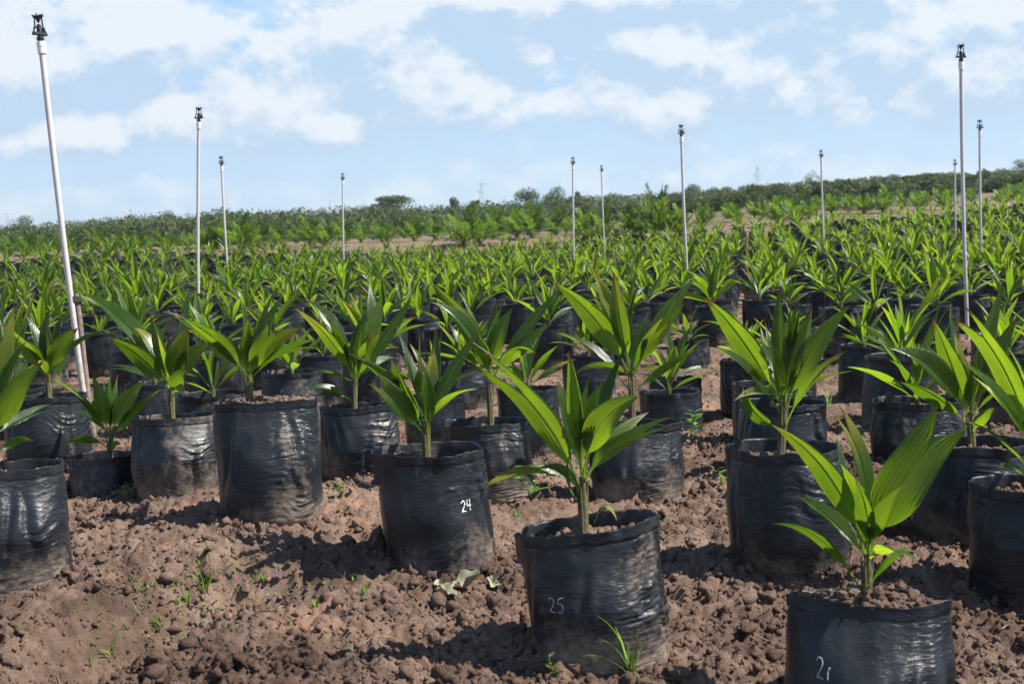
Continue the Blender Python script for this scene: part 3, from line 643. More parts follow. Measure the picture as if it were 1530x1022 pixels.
# hero leaves in photograph pixels: (base, control, tip, width px, depth offset of control, of tip, split, turn, shade)
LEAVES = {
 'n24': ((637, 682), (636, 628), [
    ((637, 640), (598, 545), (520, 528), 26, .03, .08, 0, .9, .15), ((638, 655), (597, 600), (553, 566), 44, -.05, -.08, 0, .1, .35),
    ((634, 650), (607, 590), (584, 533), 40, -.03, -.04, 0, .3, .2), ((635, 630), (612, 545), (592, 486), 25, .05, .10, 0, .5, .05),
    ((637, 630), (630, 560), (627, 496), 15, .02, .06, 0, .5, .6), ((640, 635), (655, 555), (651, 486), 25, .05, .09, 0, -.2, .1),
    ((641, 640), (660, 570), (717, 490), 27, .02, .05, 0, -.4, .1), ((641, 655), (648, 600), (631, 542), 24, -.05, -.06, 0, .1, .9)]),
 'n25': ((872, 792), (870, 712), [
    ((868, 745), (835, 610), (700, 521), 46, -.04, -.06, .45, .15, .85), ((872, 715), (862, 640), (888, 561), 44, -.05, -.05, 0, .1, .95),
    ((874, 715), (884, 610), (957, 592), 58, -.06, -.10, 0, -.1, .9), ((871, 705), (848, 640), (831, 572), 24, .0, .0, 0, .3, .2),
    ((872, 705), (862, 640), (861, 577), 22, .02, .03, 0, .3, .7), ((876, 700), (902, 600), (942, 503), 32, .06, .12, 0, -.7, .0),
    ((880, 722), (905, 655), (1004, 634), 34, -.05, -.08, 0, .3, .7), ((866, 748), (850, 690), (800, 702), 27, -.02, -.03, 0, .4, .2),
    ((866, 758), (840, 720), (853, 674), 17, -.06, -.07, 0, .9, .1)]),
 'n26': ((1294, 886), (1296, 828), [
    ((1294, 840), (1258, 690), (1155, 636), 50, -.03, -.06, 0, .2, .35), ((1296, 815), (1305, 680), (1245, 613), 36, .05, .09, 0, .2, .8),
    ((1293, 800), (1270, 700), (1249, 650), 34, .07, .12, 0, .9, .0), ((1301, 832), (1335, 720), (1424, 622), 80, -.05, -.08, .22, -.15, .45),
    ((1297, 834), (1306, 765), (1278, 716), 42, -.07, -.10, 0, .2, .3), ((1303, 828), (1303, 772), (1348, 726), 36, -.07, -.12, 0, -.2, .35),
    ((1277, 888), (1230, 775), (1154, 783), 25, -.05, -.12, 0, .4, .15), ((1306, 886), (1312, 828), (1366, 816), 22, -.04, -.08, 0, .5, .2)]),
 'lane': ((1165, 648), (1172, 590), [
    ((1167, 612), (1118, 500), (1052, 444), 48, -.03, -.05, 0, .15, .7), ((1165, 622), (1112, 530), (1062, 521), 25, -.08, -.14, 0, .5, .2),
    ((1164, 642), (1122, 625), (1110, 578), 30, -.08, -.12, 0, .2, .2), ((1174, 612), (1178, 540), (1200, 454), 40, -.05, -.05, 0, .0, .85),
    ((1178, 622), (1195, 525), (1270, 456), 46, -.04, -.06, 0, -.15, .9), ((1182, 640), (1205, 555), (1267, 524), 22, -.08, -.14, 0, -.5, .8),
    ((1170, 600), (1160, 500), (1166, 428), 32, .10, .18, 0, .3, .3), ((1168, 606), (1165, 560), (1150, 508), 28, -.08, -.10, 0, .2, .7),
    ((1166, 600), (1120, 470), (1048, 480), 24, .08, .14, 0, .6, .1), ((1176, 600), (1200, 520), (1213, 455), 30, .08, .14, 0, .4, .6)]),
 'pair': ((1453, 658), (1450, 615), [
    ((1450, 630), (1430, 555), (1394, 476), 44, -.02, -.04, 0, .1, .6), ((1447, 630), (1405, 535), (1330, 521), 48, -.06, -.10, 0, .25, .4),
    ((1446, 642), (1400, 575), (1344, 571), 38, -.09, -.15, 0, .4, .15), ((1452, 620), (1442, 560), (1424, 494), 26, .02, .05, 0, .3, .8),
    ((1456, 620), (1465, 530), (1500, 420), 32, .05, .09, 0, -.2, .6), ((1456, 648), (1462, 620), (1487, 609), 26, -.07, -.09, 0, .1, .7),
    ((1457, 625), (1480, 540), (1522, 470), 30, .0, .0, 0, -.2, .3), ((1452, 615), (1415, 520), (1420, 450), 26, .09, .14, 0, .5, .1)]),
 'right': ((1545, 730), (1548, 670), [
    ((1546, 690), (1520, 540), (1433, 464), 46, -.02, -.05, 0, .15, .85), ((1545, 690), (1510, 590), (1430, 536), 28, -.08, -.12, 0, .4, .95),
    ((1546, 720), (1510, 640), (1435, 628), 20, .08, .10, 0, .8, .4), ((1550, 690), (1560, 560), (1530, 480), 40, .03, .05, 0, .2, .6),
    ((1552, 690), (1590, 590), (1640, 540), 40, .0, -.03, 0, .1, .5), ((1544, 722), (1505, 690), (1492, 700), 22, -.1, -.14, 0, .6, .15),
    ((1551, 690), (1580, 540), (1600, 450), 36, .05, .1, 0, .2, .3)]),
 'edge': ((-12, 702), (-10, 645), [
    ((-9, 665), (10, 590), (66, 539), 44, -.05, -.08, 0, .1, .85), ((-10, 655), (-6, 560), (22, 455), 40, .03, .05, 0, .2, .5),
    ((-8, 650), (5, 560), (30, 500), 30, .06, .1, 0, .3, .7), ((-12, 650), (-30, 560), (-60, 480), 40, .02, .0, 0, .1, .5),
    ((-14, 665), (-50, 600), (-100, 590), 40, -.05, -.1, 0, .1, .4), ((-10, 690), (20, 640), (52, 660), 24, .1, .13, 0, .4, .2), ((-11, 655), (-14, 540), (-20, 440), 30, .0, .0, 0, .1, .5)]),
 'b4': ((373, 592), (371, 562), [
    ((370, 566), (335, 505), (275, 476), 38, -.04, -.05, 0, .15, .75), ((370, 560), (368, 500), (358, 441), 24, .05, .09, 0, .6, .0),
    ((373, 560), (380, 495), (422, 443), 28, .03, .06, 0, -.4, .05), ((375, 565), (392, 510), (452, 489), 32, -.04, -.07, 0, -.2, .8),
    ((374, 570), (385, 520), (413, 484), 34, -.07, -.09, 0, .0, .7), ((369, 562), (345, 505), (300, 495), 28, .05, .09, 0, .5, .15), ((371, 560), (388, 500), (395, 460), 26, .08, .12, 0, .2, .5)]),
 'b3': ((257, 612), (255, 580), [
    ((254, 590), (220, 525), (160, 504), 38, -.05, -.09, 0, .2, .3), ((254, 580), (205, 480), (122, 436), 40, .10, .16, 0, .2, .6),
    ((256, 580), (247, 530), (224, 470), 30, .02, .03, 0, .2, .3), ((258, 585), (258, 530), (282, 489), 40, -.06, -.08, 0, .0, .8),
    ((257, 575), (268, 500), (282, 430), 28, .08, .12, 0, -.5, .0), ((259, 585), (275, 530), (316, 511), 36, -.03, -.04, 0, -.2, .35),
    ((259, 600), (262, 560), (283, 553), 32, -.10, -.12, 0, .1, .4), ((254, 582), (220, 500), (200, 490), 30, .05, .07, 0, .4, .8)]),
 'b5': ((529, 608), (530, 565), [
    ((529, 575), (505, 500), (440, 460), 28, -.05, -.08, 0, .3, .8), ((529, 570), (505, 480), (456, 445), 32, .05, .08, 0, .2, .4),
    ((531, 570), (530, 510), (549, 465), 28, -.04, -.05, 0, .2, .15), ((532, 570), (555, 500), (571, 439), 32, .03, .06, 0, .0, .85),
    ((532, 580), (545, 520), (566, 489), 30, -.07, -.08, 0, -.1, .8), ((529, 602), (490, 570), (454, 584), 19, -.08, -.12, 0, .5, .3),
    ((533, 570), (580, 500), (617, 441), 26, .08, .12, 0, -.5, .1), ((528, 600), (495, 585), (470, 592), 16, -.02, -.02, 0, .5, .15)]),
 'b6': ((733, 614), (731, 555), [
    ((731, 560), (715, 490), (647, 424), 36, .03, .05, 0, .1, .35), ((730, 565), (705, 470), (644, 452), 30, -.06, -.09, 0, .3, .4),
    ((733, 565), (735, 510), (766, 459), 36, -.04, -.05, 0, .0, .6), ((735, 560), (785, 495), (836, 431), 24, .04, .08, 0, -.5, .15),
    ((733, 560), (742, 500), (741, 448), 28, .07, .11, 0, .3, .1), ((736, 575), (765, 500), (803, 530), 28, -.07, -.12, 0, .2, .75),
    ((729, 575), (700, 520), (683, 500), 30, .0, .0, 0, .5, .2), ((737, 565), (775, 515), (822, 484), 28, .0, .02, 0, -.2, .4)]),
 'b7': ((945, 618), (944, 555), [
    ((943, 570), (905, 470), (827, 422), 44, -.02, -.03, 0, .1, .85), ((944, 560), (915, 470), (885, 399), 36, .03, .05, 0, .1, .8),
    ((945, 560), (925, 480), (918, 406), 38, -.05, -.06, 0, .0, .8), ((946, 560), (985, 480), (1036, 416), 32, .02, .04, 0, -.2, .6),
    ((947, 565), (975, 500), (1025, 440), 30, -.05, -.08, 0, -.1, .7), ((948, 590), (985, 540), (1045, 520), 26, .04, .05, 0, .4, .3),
    ((943, 560), (930, 500), (950, 440), 28, .09, .14, 0, .4, .1), ((941, 590), (895, 520), (845, 500), 28, .05, .08, 0, .5, .15)]),
 'b1': ((73, 590), (72, 560), [
    ((71, 565), (50, 510), (16, 509), 32, -.05, -.08, 0, .2, .6), ((71, 562), (55, 510), (38, 470), 28, .03, .05, 0, .4, .1),
    ((73, 560), (68, 510), (70, 468), 26, -.02, -.02, 0, .2, .3), ((74, 565), (80, 515), (117, 490), 34, -.04, -.06, 0, .0, .75),
    ((73, 560), (85, 510), (92, 470), 26, .06, .1, 0, .4, .1), ((75, 575), (95, 540), (90, 500), 26, .05, .05, 0, .1, .6)]),
 'b2': ((164, 680), (164, 645), [
    ((162, 655), (140, 600), (95, 572), 22, -.03, -.04, 0, .5, .1), ((163, 655), (150, 600), (138, 560), 30, -.04, -.05, 0, .1, .6),
    ((165, 655), (180, 600), (216, 568), 34, .02, .03, 0, -.1, .7), ((164, 655), (165, 610), (152, 562), 24, .02, .04, 0, .5, .05),
    ((162, 672), (130, 640), (93, 664), 20, -.06, -.1, 0, .4, .2), ((166, 660), (185, 620), (220, 600), 24, .05, .07, 0, .3, .2), ((167, 675), (172, 660), (180, 665), 14, -.06, -.07, 0, .2, .5)]),
}
HLAB = {
 'edge': 'palm seedling in glossy creased bag cut by the left photo edge, above a soil hollow',
 'n24': 'palm seedling in a deep-rimmed black bag marked 24 in white, shallow soil inside',
 'n25': 'palm seedling in the tilted creased black bag marked 25, grass tuft at its foot',
 'n26': 'nearest palm seedling, big forked leaf, bag marked 2 cut off by the photo bottom',
 'right': 'palm seedling in black bag cut by the right photo edge, beside the forked leaf',
 'lane': 'wide-leaved palm seedling in mud-stained black bag directly behind the nearest seedling',
 'pair': 'palm seedling in squat bag just behind the bag cut by the right edge',
 'b1': 'palm seedling in a black bag standing left of the leaning riser pipe foot',
 'b2': 'small palm seedling in the shortest bag, at the foot of the leaning riser',
 'b3': 'palm seedling in creased bag between the shortest bag and the tall dusty-footed bag',
 'b4': 'palm seedling in the tall dusty-footed bag left of bag 24, shadow on bare soil',
 'b5': 'palm seedling in dark bag left of and behind the bag marked 24',
 'b6': 'palm seedling in grey creased bag right of and behind the bag marked 24',
 'b7': 'tall palm seedling in a mud-splashed bag directly behind the bag marked 25',
 'b8': 'palm seedling in a grey bag close behind the mud-stained lane bag',
 'b8b': 'palm seedling in second bag behind the mud-stained lane bag, mostly hidden',
 'b9': 'palm seedling in a lone dark bag standing in bare soil right of the lane',
 'b10': 'palm seedling in a bulging black bag behind the squat bag at the right',
 'b11': 'palm seedling in a dark bag hidden behind the bulging black bag at the right',
 'b12': 'palm seedling in wrinkled bag touching the back of the grey creased bag',
 'b13': 'palm seedling in a small bag in open soil between bag 25 and the far rows',
 'b14': 'palm seedling in pale dusty bag at the lane edge, third behind the tilted bag',
 'b15': 'palm seedling in slumped wrinkled bag at the lane edge behind mud-splashed bag',
 'b15b': 'palm seedling in a dusty bag wedged behind the slumped lane-edge bag',
 'b16': 'palm seedling in low bag behind the gap beside the tall dusty-footed bag',
 'b17': 'palm seedling in a bag just behind the tall dusty-footed bag',
 'b18': 'palm seedling in crumpled grey bag behind bag 24 and its right neighbour',
 'b19': 'palm seedling in a bag half hidden behind the deep rim of bag 24',
 'b20': 'palm seedling in slim grey bag behind the dark bag left of 24',
 'b22': 'palm seedling in a bag behind the leaning riser and the creased bag',
}
def np3(v): return np.array((v.x, v.y, v.z))
SEED_GROUP = 'palm seedlings in black grow bags'
for key, h in HERO.items():
    ra = np.arange(8) * .785; bx_, by_ = h['x'] + np.cos(ra) * h['W'] * .46 + h['foot'] / FPX * h['D'], h['y'] + np.sin(ra) * h['W'] * .46
    zs = float((ground(bx_, by_) + relief(bx_, by_, False)).min()) - .004
    if zs < h['z']: h['H'] += h['z'] - zs; h['z'] = zs
    rz = -math.atan2(h['x'], h['y'])
    root = empty('palm_seedling', (h['x'], h['y'], h['z']), HLAB[key], 'potted seedling', SEED_GROUP, rz)
    hi = h['w'] > 108
    lean = (h['foot'] / FPX * h['D'], 0)
    bag, so_, G = bag_meshes(h['sd'], h['W'], h['H'], 160 if hi else 80, 110 if hi else 50, h.get('wr', 1.0), lean, -h.get('tilt', 0) * -.5, h.get('soil', .048), h.get('sq', .82))
    b = link('bag', bag, root)
    if hi:
        q = np.random.default_rng(h['sd']); co = np.zeros(len(so_.vertices) * 3, np.float32); so_.vertices.foreach_get('co', co); co = co.reshape(-1, 3)
        pk = co[q.integers(0, len(co), 420)]; pk = pk + np.stack([q.normal(0, .008, 420), q.normal(0, .008, 420), np.zeros(420)], 1)
        pk[:, :2] *= .84; sm = build_clods((pk[:, 0], pk[:, 1], pk[:, 2], np.exp(q.normal(math.log(.0048), .5, 420)).clip(.002, .015)))
        fq = np.array([list(f.vertices) for f in so_.polygons]); sm.add(co, fq)
        bpy.data.meshes.remove(so_); so_ = sm.mesh('soil', [SOIL])
    link('soil', so_, root)
    if 'mark' in h:
        a0, zf, hg, wd = {'24': (R(29), .57, .036, .0019), '25': (R(-40), .50, .038, .0011), '2l': (R(-40), .55, .044, .0013)}[h['mark']]
        link('number_mark', mark_mesh(G, h['mark'], a0, zf, hg, wd), b)
    inv = (Matrix.Translation((h['x'], h['y'], h['z'])) @ Matrix.Rotation(rz, 4, 'Z')).inverted()
    if key in LEAVES:
        (bx, by), (tx, ty), lv = LEAVES[key]; D = h['D']
        pb = np3(inv @ at(bx, by, D)); pt = np3(inv @ at(tx, ty, D)); pb[2] = min(pb[2], h['H'] - h.get('soil', .048)) - .02
        mb = MB(); stem_geo(mb, pb, pt, .0125, .009); link('stem', mb.mesh('stem', [STEM]), root)
        cl = np3(inv @ CAM)
        for i, (b0, c0, t0, wpx, dc, dt, sp, tw, sh) in enumerate(lv):
            A = np3(inv @ at(*b0, D)); B = np3(inv @ at(*c0, D + dc)); C = np3(inv @ at(*t0, D + dt))
            # start on the stem
            sb = pb + (pt - pb) * np.clip((A[2] - pb[2]) / max(pt[2] - pb[2], .01), .1, 1); A = np.array([A[0], A[1], A[2]]) * .3 + sb * .7 if A[2] < pt[2] else A
            P = bez(A, B, C, 26); T = np.gradient(P, axis=0); T /= np.linalg.norm(T, axis=1)[:, None]
            V = cl - P; V /= np.linalg.norm(V, axis=1)[:, None]
            S = np.cross(T, V); S /= np.linalg.norm(S, axis=1)[:, None]; Nn = np.cross(S, T)
            ang = (tw * 1.5 + .2) * (1 if i % 2 else -1) * np.linspace(.7, 1.3, 26)
            Nn = Nn * np.cos(ang)[:, None] + S * np.sin(ang)[:, None]
            wm = wpx / FPX * D * (.97 if sp else .88); sp = sp or (.30 if (i * 7 + len(key)) % 5 == 0 and wpx > 28 else 0)
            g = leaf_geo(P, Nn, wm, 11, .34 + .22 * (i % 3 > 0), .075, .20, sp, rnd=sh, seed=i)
            leaf_object(g, root)
        r3 = np.random.default_rng(h['sd'] + 500)
        for g in random_leaves(r3, min(1.05, max(.55, (pt[2] - pb[2] + .28) / .40)), nl=4 if key in ('n24', 'n25', 'n26', 'b2') else 5, n=18, nc=9, stem_h=.02):
            leaf_object((g[0] + pt - np.array([0, 0, .03]) + np.array([0, .012, 0]), *g[1:]), root)
        if key == 'n25':
            P = bez(np3(inv @ at(888, 782, D - .03)), np3(inv @ at(905, 735, D - .04)), np3(inv @ at(922, 778, D - .07)), 12)
            leaf_object(leaf_geo(P, np.tile([0, -.3, 1.], (12, 1)), .022, 4, .2, .1, .1), root, 'withered_leaf', BROWNLEAF, 'withered brown leaf drooping onto the soil')
    else:
        rng = np.random.default_rng(h['sd'] * 7)
        zt = h['H'] - h.get('soil', .048)
        mb = MB(); stem_geo(mb, (0, 0, zt - .02), (0, 0, zt + .085)); link('stem', mb.mesh('stem', [STEM]), root)
        sz = rng.uniform(.8, 1.2)
        for g in random_leaves(rng, sz, n=16, nc=7):
            g = (g[0] + np.array([0, 0, zt]), *g[1:]); leaf_object(g, root)

# ------------------------------------------------------------------ the rows behind
ANG = math.atan2(1125 - 765, FPX)
ca_, sa_ = math.cos(ANG), math.sin(ANG)
def end_depth(px):                            # how far the block of seedlings reaches, along each column of the view
    return float(np.interp(px, [-300, 0, 400, 765, 1100, 1300, 1530, 1900], [32.5, 33.5, 40, 44.5, 45.5, 46.8, 48.5, 51]))
BARE = [(85, 540, 200, 720), (420, 640, 640, 760), (1195, 500, 1262, 720), (1040, 560, 1085, 700), (1235, 560, 1300, 640), (760, 560, 960, 720), (420, 640, 640, 760)]
grid = []
rg = random.Random(9)
for iu in range(-40, 52):
    u = -.43 + .665 * iu; off = rg.uniform(-.3, .3) + (.5 if iu % 2 else 0)
    for iv in range(0, 78):
        v = 3.0 + 1.04 * iv + off + rg.gauss(0, .10); uu = u + rg.gauss(0, .10)
        x, y = uu * ca_ + v * sa_, v * ca_ - uu * sa_
        gap = rg.random() < .07
        if y < 7.0 or gap: continue
        z = float(ground(np.array([x]), np.array([y]))[0]) + .006
        px, py, d = proj((x, y, z))
        if px < -170 or px > 1700 or d > end_depth(px) + rg.gauss(0, .6): continue
        if any(math.hypot(x - a[0], (y - a[1]) * .75) < .52 for a in ANCH): continue
        if d < 10.5 and any(a <= px <= c and b <= py <= e for a, b, c, e in BARE): continue
        # keep clear of the bags modelled in front of it
        if d < 11 and any(abs(px - q['cx']) < q['w'] * .45 and q['D'] < d and abs(d - q['D']) < .8 for q in HERO.values()): continue
        grid.append((d, x, y, z, px, py))
grid.sort()
inview = [g for g in grid if -25 <= g[4] <= 1555]
N_IND = 300 - len(HERO)
ind = inview[:N_IND]; dlim = ind[-1][0]
rest = [g for g in grid if g not in set(ind)]

RISERS = [  # top px, foot px column, distance, note
    ('A', 61, 62, 136, 8.35), ('B', 297, 182, 297, 15.5), ('C', 331, 248, 345, 23.0), ('D', 512, 270, 515, 29.5), ('E', 856, 247, 859, 27.0),
    ('F', 899, 257, 905, 33.0), ('G', 1018, 204, 1030, 18.9), ('H', 1227, 236, 1233, 28.0), ('I', 1436, 92, 1446, 13.0), ('J', 1464, 195, 1468, 21.0), ('K', 1427, 248, 1429, 33.0)]
RN = {'A': 'the leaning riser', 'B': 'the upright riser nearest the leaning one', 'C': 'the short tilted riser', 'D': 'the lone thin riser', 'E': 'the left riser of the close pair', 'G': 'the middle riser', 'H': 'the riser before the pale tree', 'I': 'the tallest right riser'}
def sector(px):
    e = [(-999, 'left of the leaning riser foot'), (136, 'between leaning riser and next upright riser'), (297, 'between upright riser and lone thin riser'),
         (515, 'between lone thin riser and close riser pair'), (880, 'between close riser pair and lane riser'), (1030, 'between lane riser and pale tree riser'),
         (1230, 'between pale tree riser and tallest right riser'), (1446, 'right of the tallest right riser')]
    return [t for a, t in e if px >= a][-1]
def band(d):
    return 'first rows back' if d < 12.5 else 'middle rows' if d < 16.5 else 'upper middle rows' if d < dlim * .9 else 'farther rows'

# bags and foliage shared by the seedlings further back
BAGV = [bag_meshes(200 + k, .36 + .01 * (k % 3), .40 + .02 * (k % 3), 64, 36, [.7, 1.0, 1.3][k % 3], (.01 * (k - 3), 0), .012 * (k % 2), .045)[:2] for k in range(7)]
for k, (a, b) in enumerate(BAGV): a.name = 'bag_shape'; b.name = 'soil_shape'
def leaf_mesh(g):
    V, Q, UV, rn = g
    return make_mesh('leaf', V, Q, mats=[LEAF], uv=UV, rnd=np.full(len(V), rn))
NEARV = []
for k in range(11):
    rng = np.random.default_rng(900 + k); mb = MB(); stem_geo(mb, (0, 0, -.02), (0, 0, .085))
    NEARV.append((mb.mesh('stem', [STEM]), [leaf_mesh(g) for g in random_leaves(rng, rng.uniform(.85, 1.25), n=14, nc=5)]))
MIDV = []
for k in range(12):
    rng = np.random.default_rng(700 + k); mb = MB(); stem_geo(mb, (0, 0, -.02), (0, 0, .085), n=6)
    fb = MB()
    for V, Q, UV, rn in random_leaves(rng, rng.uniform(.8, 1.3), n=10, nc=4): fb.add(V, Q, uv=UV, rnd=rn)
    MIDV.append((mb.mesh('stem', [STEM]), fb.mesh('foliage', [LEAF])))
for i, (d, x, y, z, px, py) in enumerate(ind):
    near = i < 46
    root = empty('palm_seedling', (x, y, z), f'bagged palm seedling, {band(d)}, {sector(px)}', 'potted seedling', SEED_GROUP, rg.uniform(-.5, .5))
    a, b = BAGV[rg.randrange(7)]; zt = .40 + .02 * (BAGV.index((a, b)) % 3) - .045
    link('bag', a, root); link('soil', b, root)
    if near:
        st, lv = NEARV[rg.randrange(11)]
    else:
        st, lv = MIDV[rg.randrange(12)]; lv = [lv]
    rz, s = rg.uniform(0, 6.28), rg.choice([.64, .78, .90, 1, 1.02, 1.10, 1.22, 1.38])
    for nm, me in [('stem', st)] + [('leaf' if near else 'foliage', q) for q in lv]:
        o = link(nm, me, root, (0, 0, zt)); o.rotation_euler = (0, 0, rz); o.scale = (s, s, s)
def merged_rows():
    mb = MB(); rng = np.random.default_rng(4)
    bags = []
    for k in range(4):
        G = bag_grid(.37, .42, 300 + k, 16, 7, 1.0); bags.append(G)
    fol = []
    for k in range(12):
        r2 = np.random.default_rng(500 + k); F = MB()
        for V, Q, UV, rn in random_leaves(r2, r2.uniform(.9, 1.25), n=8, nc=3): F.add(V, Q, uv=UV, rnd=rn)
        fol.append((np.concatenate(F.V), np.concatenate(F.Q), np.concatenate(F.UV), np.concatenate(F.RN)))
    for d, x, y, z, px, py in rest:
        a = rng.random() * 6.28; c, s = math.cos(a), math.sin(a); k = rng.uniform(.74, 1.22); o = np.array([x, y, z])
        G = bags[rng.integers(4)]; Rz = np.array([[c, -s, 0], [s, c, 0], [0, 0, 1]])
        mb.add(G.reshape(-1, 3) @ Rz.T + o, grid_quads(7, 16, True), m=0)
        top = G[-1] * [.95, .95, 1] - [0, 0, .03]
        mb.add(np.vstack([top, top.mean(0)]) @ Rz.T + o, T=[(i, (i + 1) % 16, 16) for i in range(16)], m=1)
        V, Q, UV, rn = fol[rng.integers(12)]
        mb.add(V @ Rz.T * k + o + [0, 0, .39], Q, m=2, uv=UV, rnd=(rn + rng.random() * .3) % 1)
        p = np.array([o + [0, 0, .38], o + [0, 0, .48]]); mb.tube(p, [.012, .009], 5, 3, caps=False)
    ob = link('seedling_rows', mb.mesh('seedling_rows', [BAG, SOIL, LEAF, STEM]))
    tag(ob, 'dense far rows of small green palm seedlings in black bags', kind='stuff')
merged_rows()

# ------------------------------------------------------------------ sprinkler risers
def riser_label(k):
    return {'A': 'leaning white riser pipe with black sprinkler head, tied to a brown pole', 'B': 'upright white riser pipe right of the leaning one, brown stick at its foot',
            'C': 'short tilted white riser pipe beside the upright one', 'D': 'lone thin white riser pipe before the flat-topped tree', 'E': 'left white riser pipe of the close pair at mid field',
            'F': 'white riser pipe of the close pair, foot beside a raised black bag', 'G': 'tilted white riser pipe at the head of the lane', 'H': 'thin white riser pipe in front of the pale bare tree',
            'I': 'tall grey-white riser pipe, tallest on the right side', 'J': 'white riser pipe just right of the tallest right one', 'K': 'smallest white riser pipe, just left of the tallest right one'}[k]
def head_parts():
    c = MB(); c.tube([(0, 0, -.075), (0, 0, -.03)], .0255, 16, rnd=.5); c.tube([(0, 0, -.032), (0, 0, .0)], .0275, 16)
    nb = MB(); nb.tube([(0, 0, -.002), (0, 0, .012)], .017, 12); nb.tube([(0, 0, .012), (0, 0, .030)], .023, 6); nb.tube([(0, 0, .03), (0, 0, .045)], .016, 12)
    nb.tube([(0, 0, .045), (0, 0, .075), (0, 0, .098)], [.019, .017, .013], 12); nb.tube([(0, 0, .098), (0, 0, .106), (0, 0, .112)], [.017, .012, .007], 10)
    fr = MB(); fr.box((0, 0, .050), (.102, .030, .014), taper=.9)
    for s in (-1, 1):
        fr.tube([(s * .048, 0, .052), (s * .030, 0, .095)], .0055, 6); fr.tube([(s * .030, 0, .092), (s * .026, 0, .158)], .0048, 6)
        fr.box((s * .026, 0, .088), (.026, .014, .006))
    fr.add([(-.05, -.012, .05), (-.03, -.012, .088), (-.02, -.012, .05), (-.05, .012, .05), (-.03, .012, .088), (-.02, .012, .05)], T=[(0, 2, 1), (3, 4, 5)], Q=[(0, 1, 4, 3), (1, 2, 5, 4), (0, 3, 5, 2)])
    df = MB(); df.tube([(0, 0, .162), (0, 0, .150), (0, 0, .130), (0, 0, .118)], [.020, .018, .009, .003], 10)
    for k in range(10):
        a = k * .628; df.tube([(.010 * math.cos(a), .010 * math.sin(a), .158), (.036 * math.cos(a), .036 * math.sin(a), .163 + .006 * (k % 2))], [.0065, .004], 5)
    df.tube([(-.03, 0, .158), (.03, 0, .158)], .0065, 6)
    return c.mesh('coupling', [PVCD], True), nb.mesh('sprinkler_head', [BLK], True), fr.mesh('bridge_frame', [BLK], False), df.mesh('deflector', [BLK], False)
CPL, NOZ, FRM, DFL = head_parts()
for k, tx, ty, fx, D in RISERS:
    top = at(tx, ty, D)
    # the foot stands on the ground in the same plane of the view, in the column fx
    lo, hi_ = ty, 1400.0
    for _ in range(40):
        mid = (lo + hi_) / 2; p = at(fx, mid, D)
        if p.z > float(ground(np.array([p.x]), np.array([p.y]))[0]): lo = mid
        else: hi_ = mid
    foot = at(fx, lo, D)
    ax = (top - foot); Ln = ax.length
    root = empty('sprinkler_riser', foot, riser_label(k), 'sprinkler', 'sprinkler risers over the nursery rows')
    root.rotation_euler = ax.to_track_quat('Z', 'Y').to_euler()
    rad = .0185
    mb = MB(); t = np.linspace(-.12, Ln - .03, 24)[:, None]; bow = .012 * np.sin(np.clip(t, 0, None) / Ln * np.pi)
    mb.tube(np.hstack([bow, bow * 0, t]), rad, 16); link('pipe', mb.mesh('pipe', [PVC]), root)
    link('coupling', CPL, root, (0, 0, Ln)); hd = link('sprinkler_head', NOZ, root, (0, 0, Ln)); hd.rotation_euler = (0, 0, rg.uniform(-.35, .35))
    link('bridge_frame', FRM, hd); link('deflector', DFL, hd)
    if k in 'AB':
        mb = MB(); hh = .98 if k == 'A' else .62
        zz = np.linspace(-.1, hh, 9); mb.tube(np.stack([-.036 + .006 * np.sin(zz * 7), .01 * np.cos(zz * 5) - .012, zz], 1), .019 + .002 * np.sin(zz * 31), 9)
        link('support_pole', mb.mesh('support_pole', [WOOD]), root)
        mb = MB()
        for q in range(5):
            a = np.linspace(0, 6.28, 20); mb.tube(np.stack([-.017 + .042 * np.cos(a), -.004 + .026 * np.sin(a), hh - .06 + .008 * q + .006 * np.sin(a)], 1), .004, 5)
        link('tie', mb.mesh('tie', [TIE]), root)

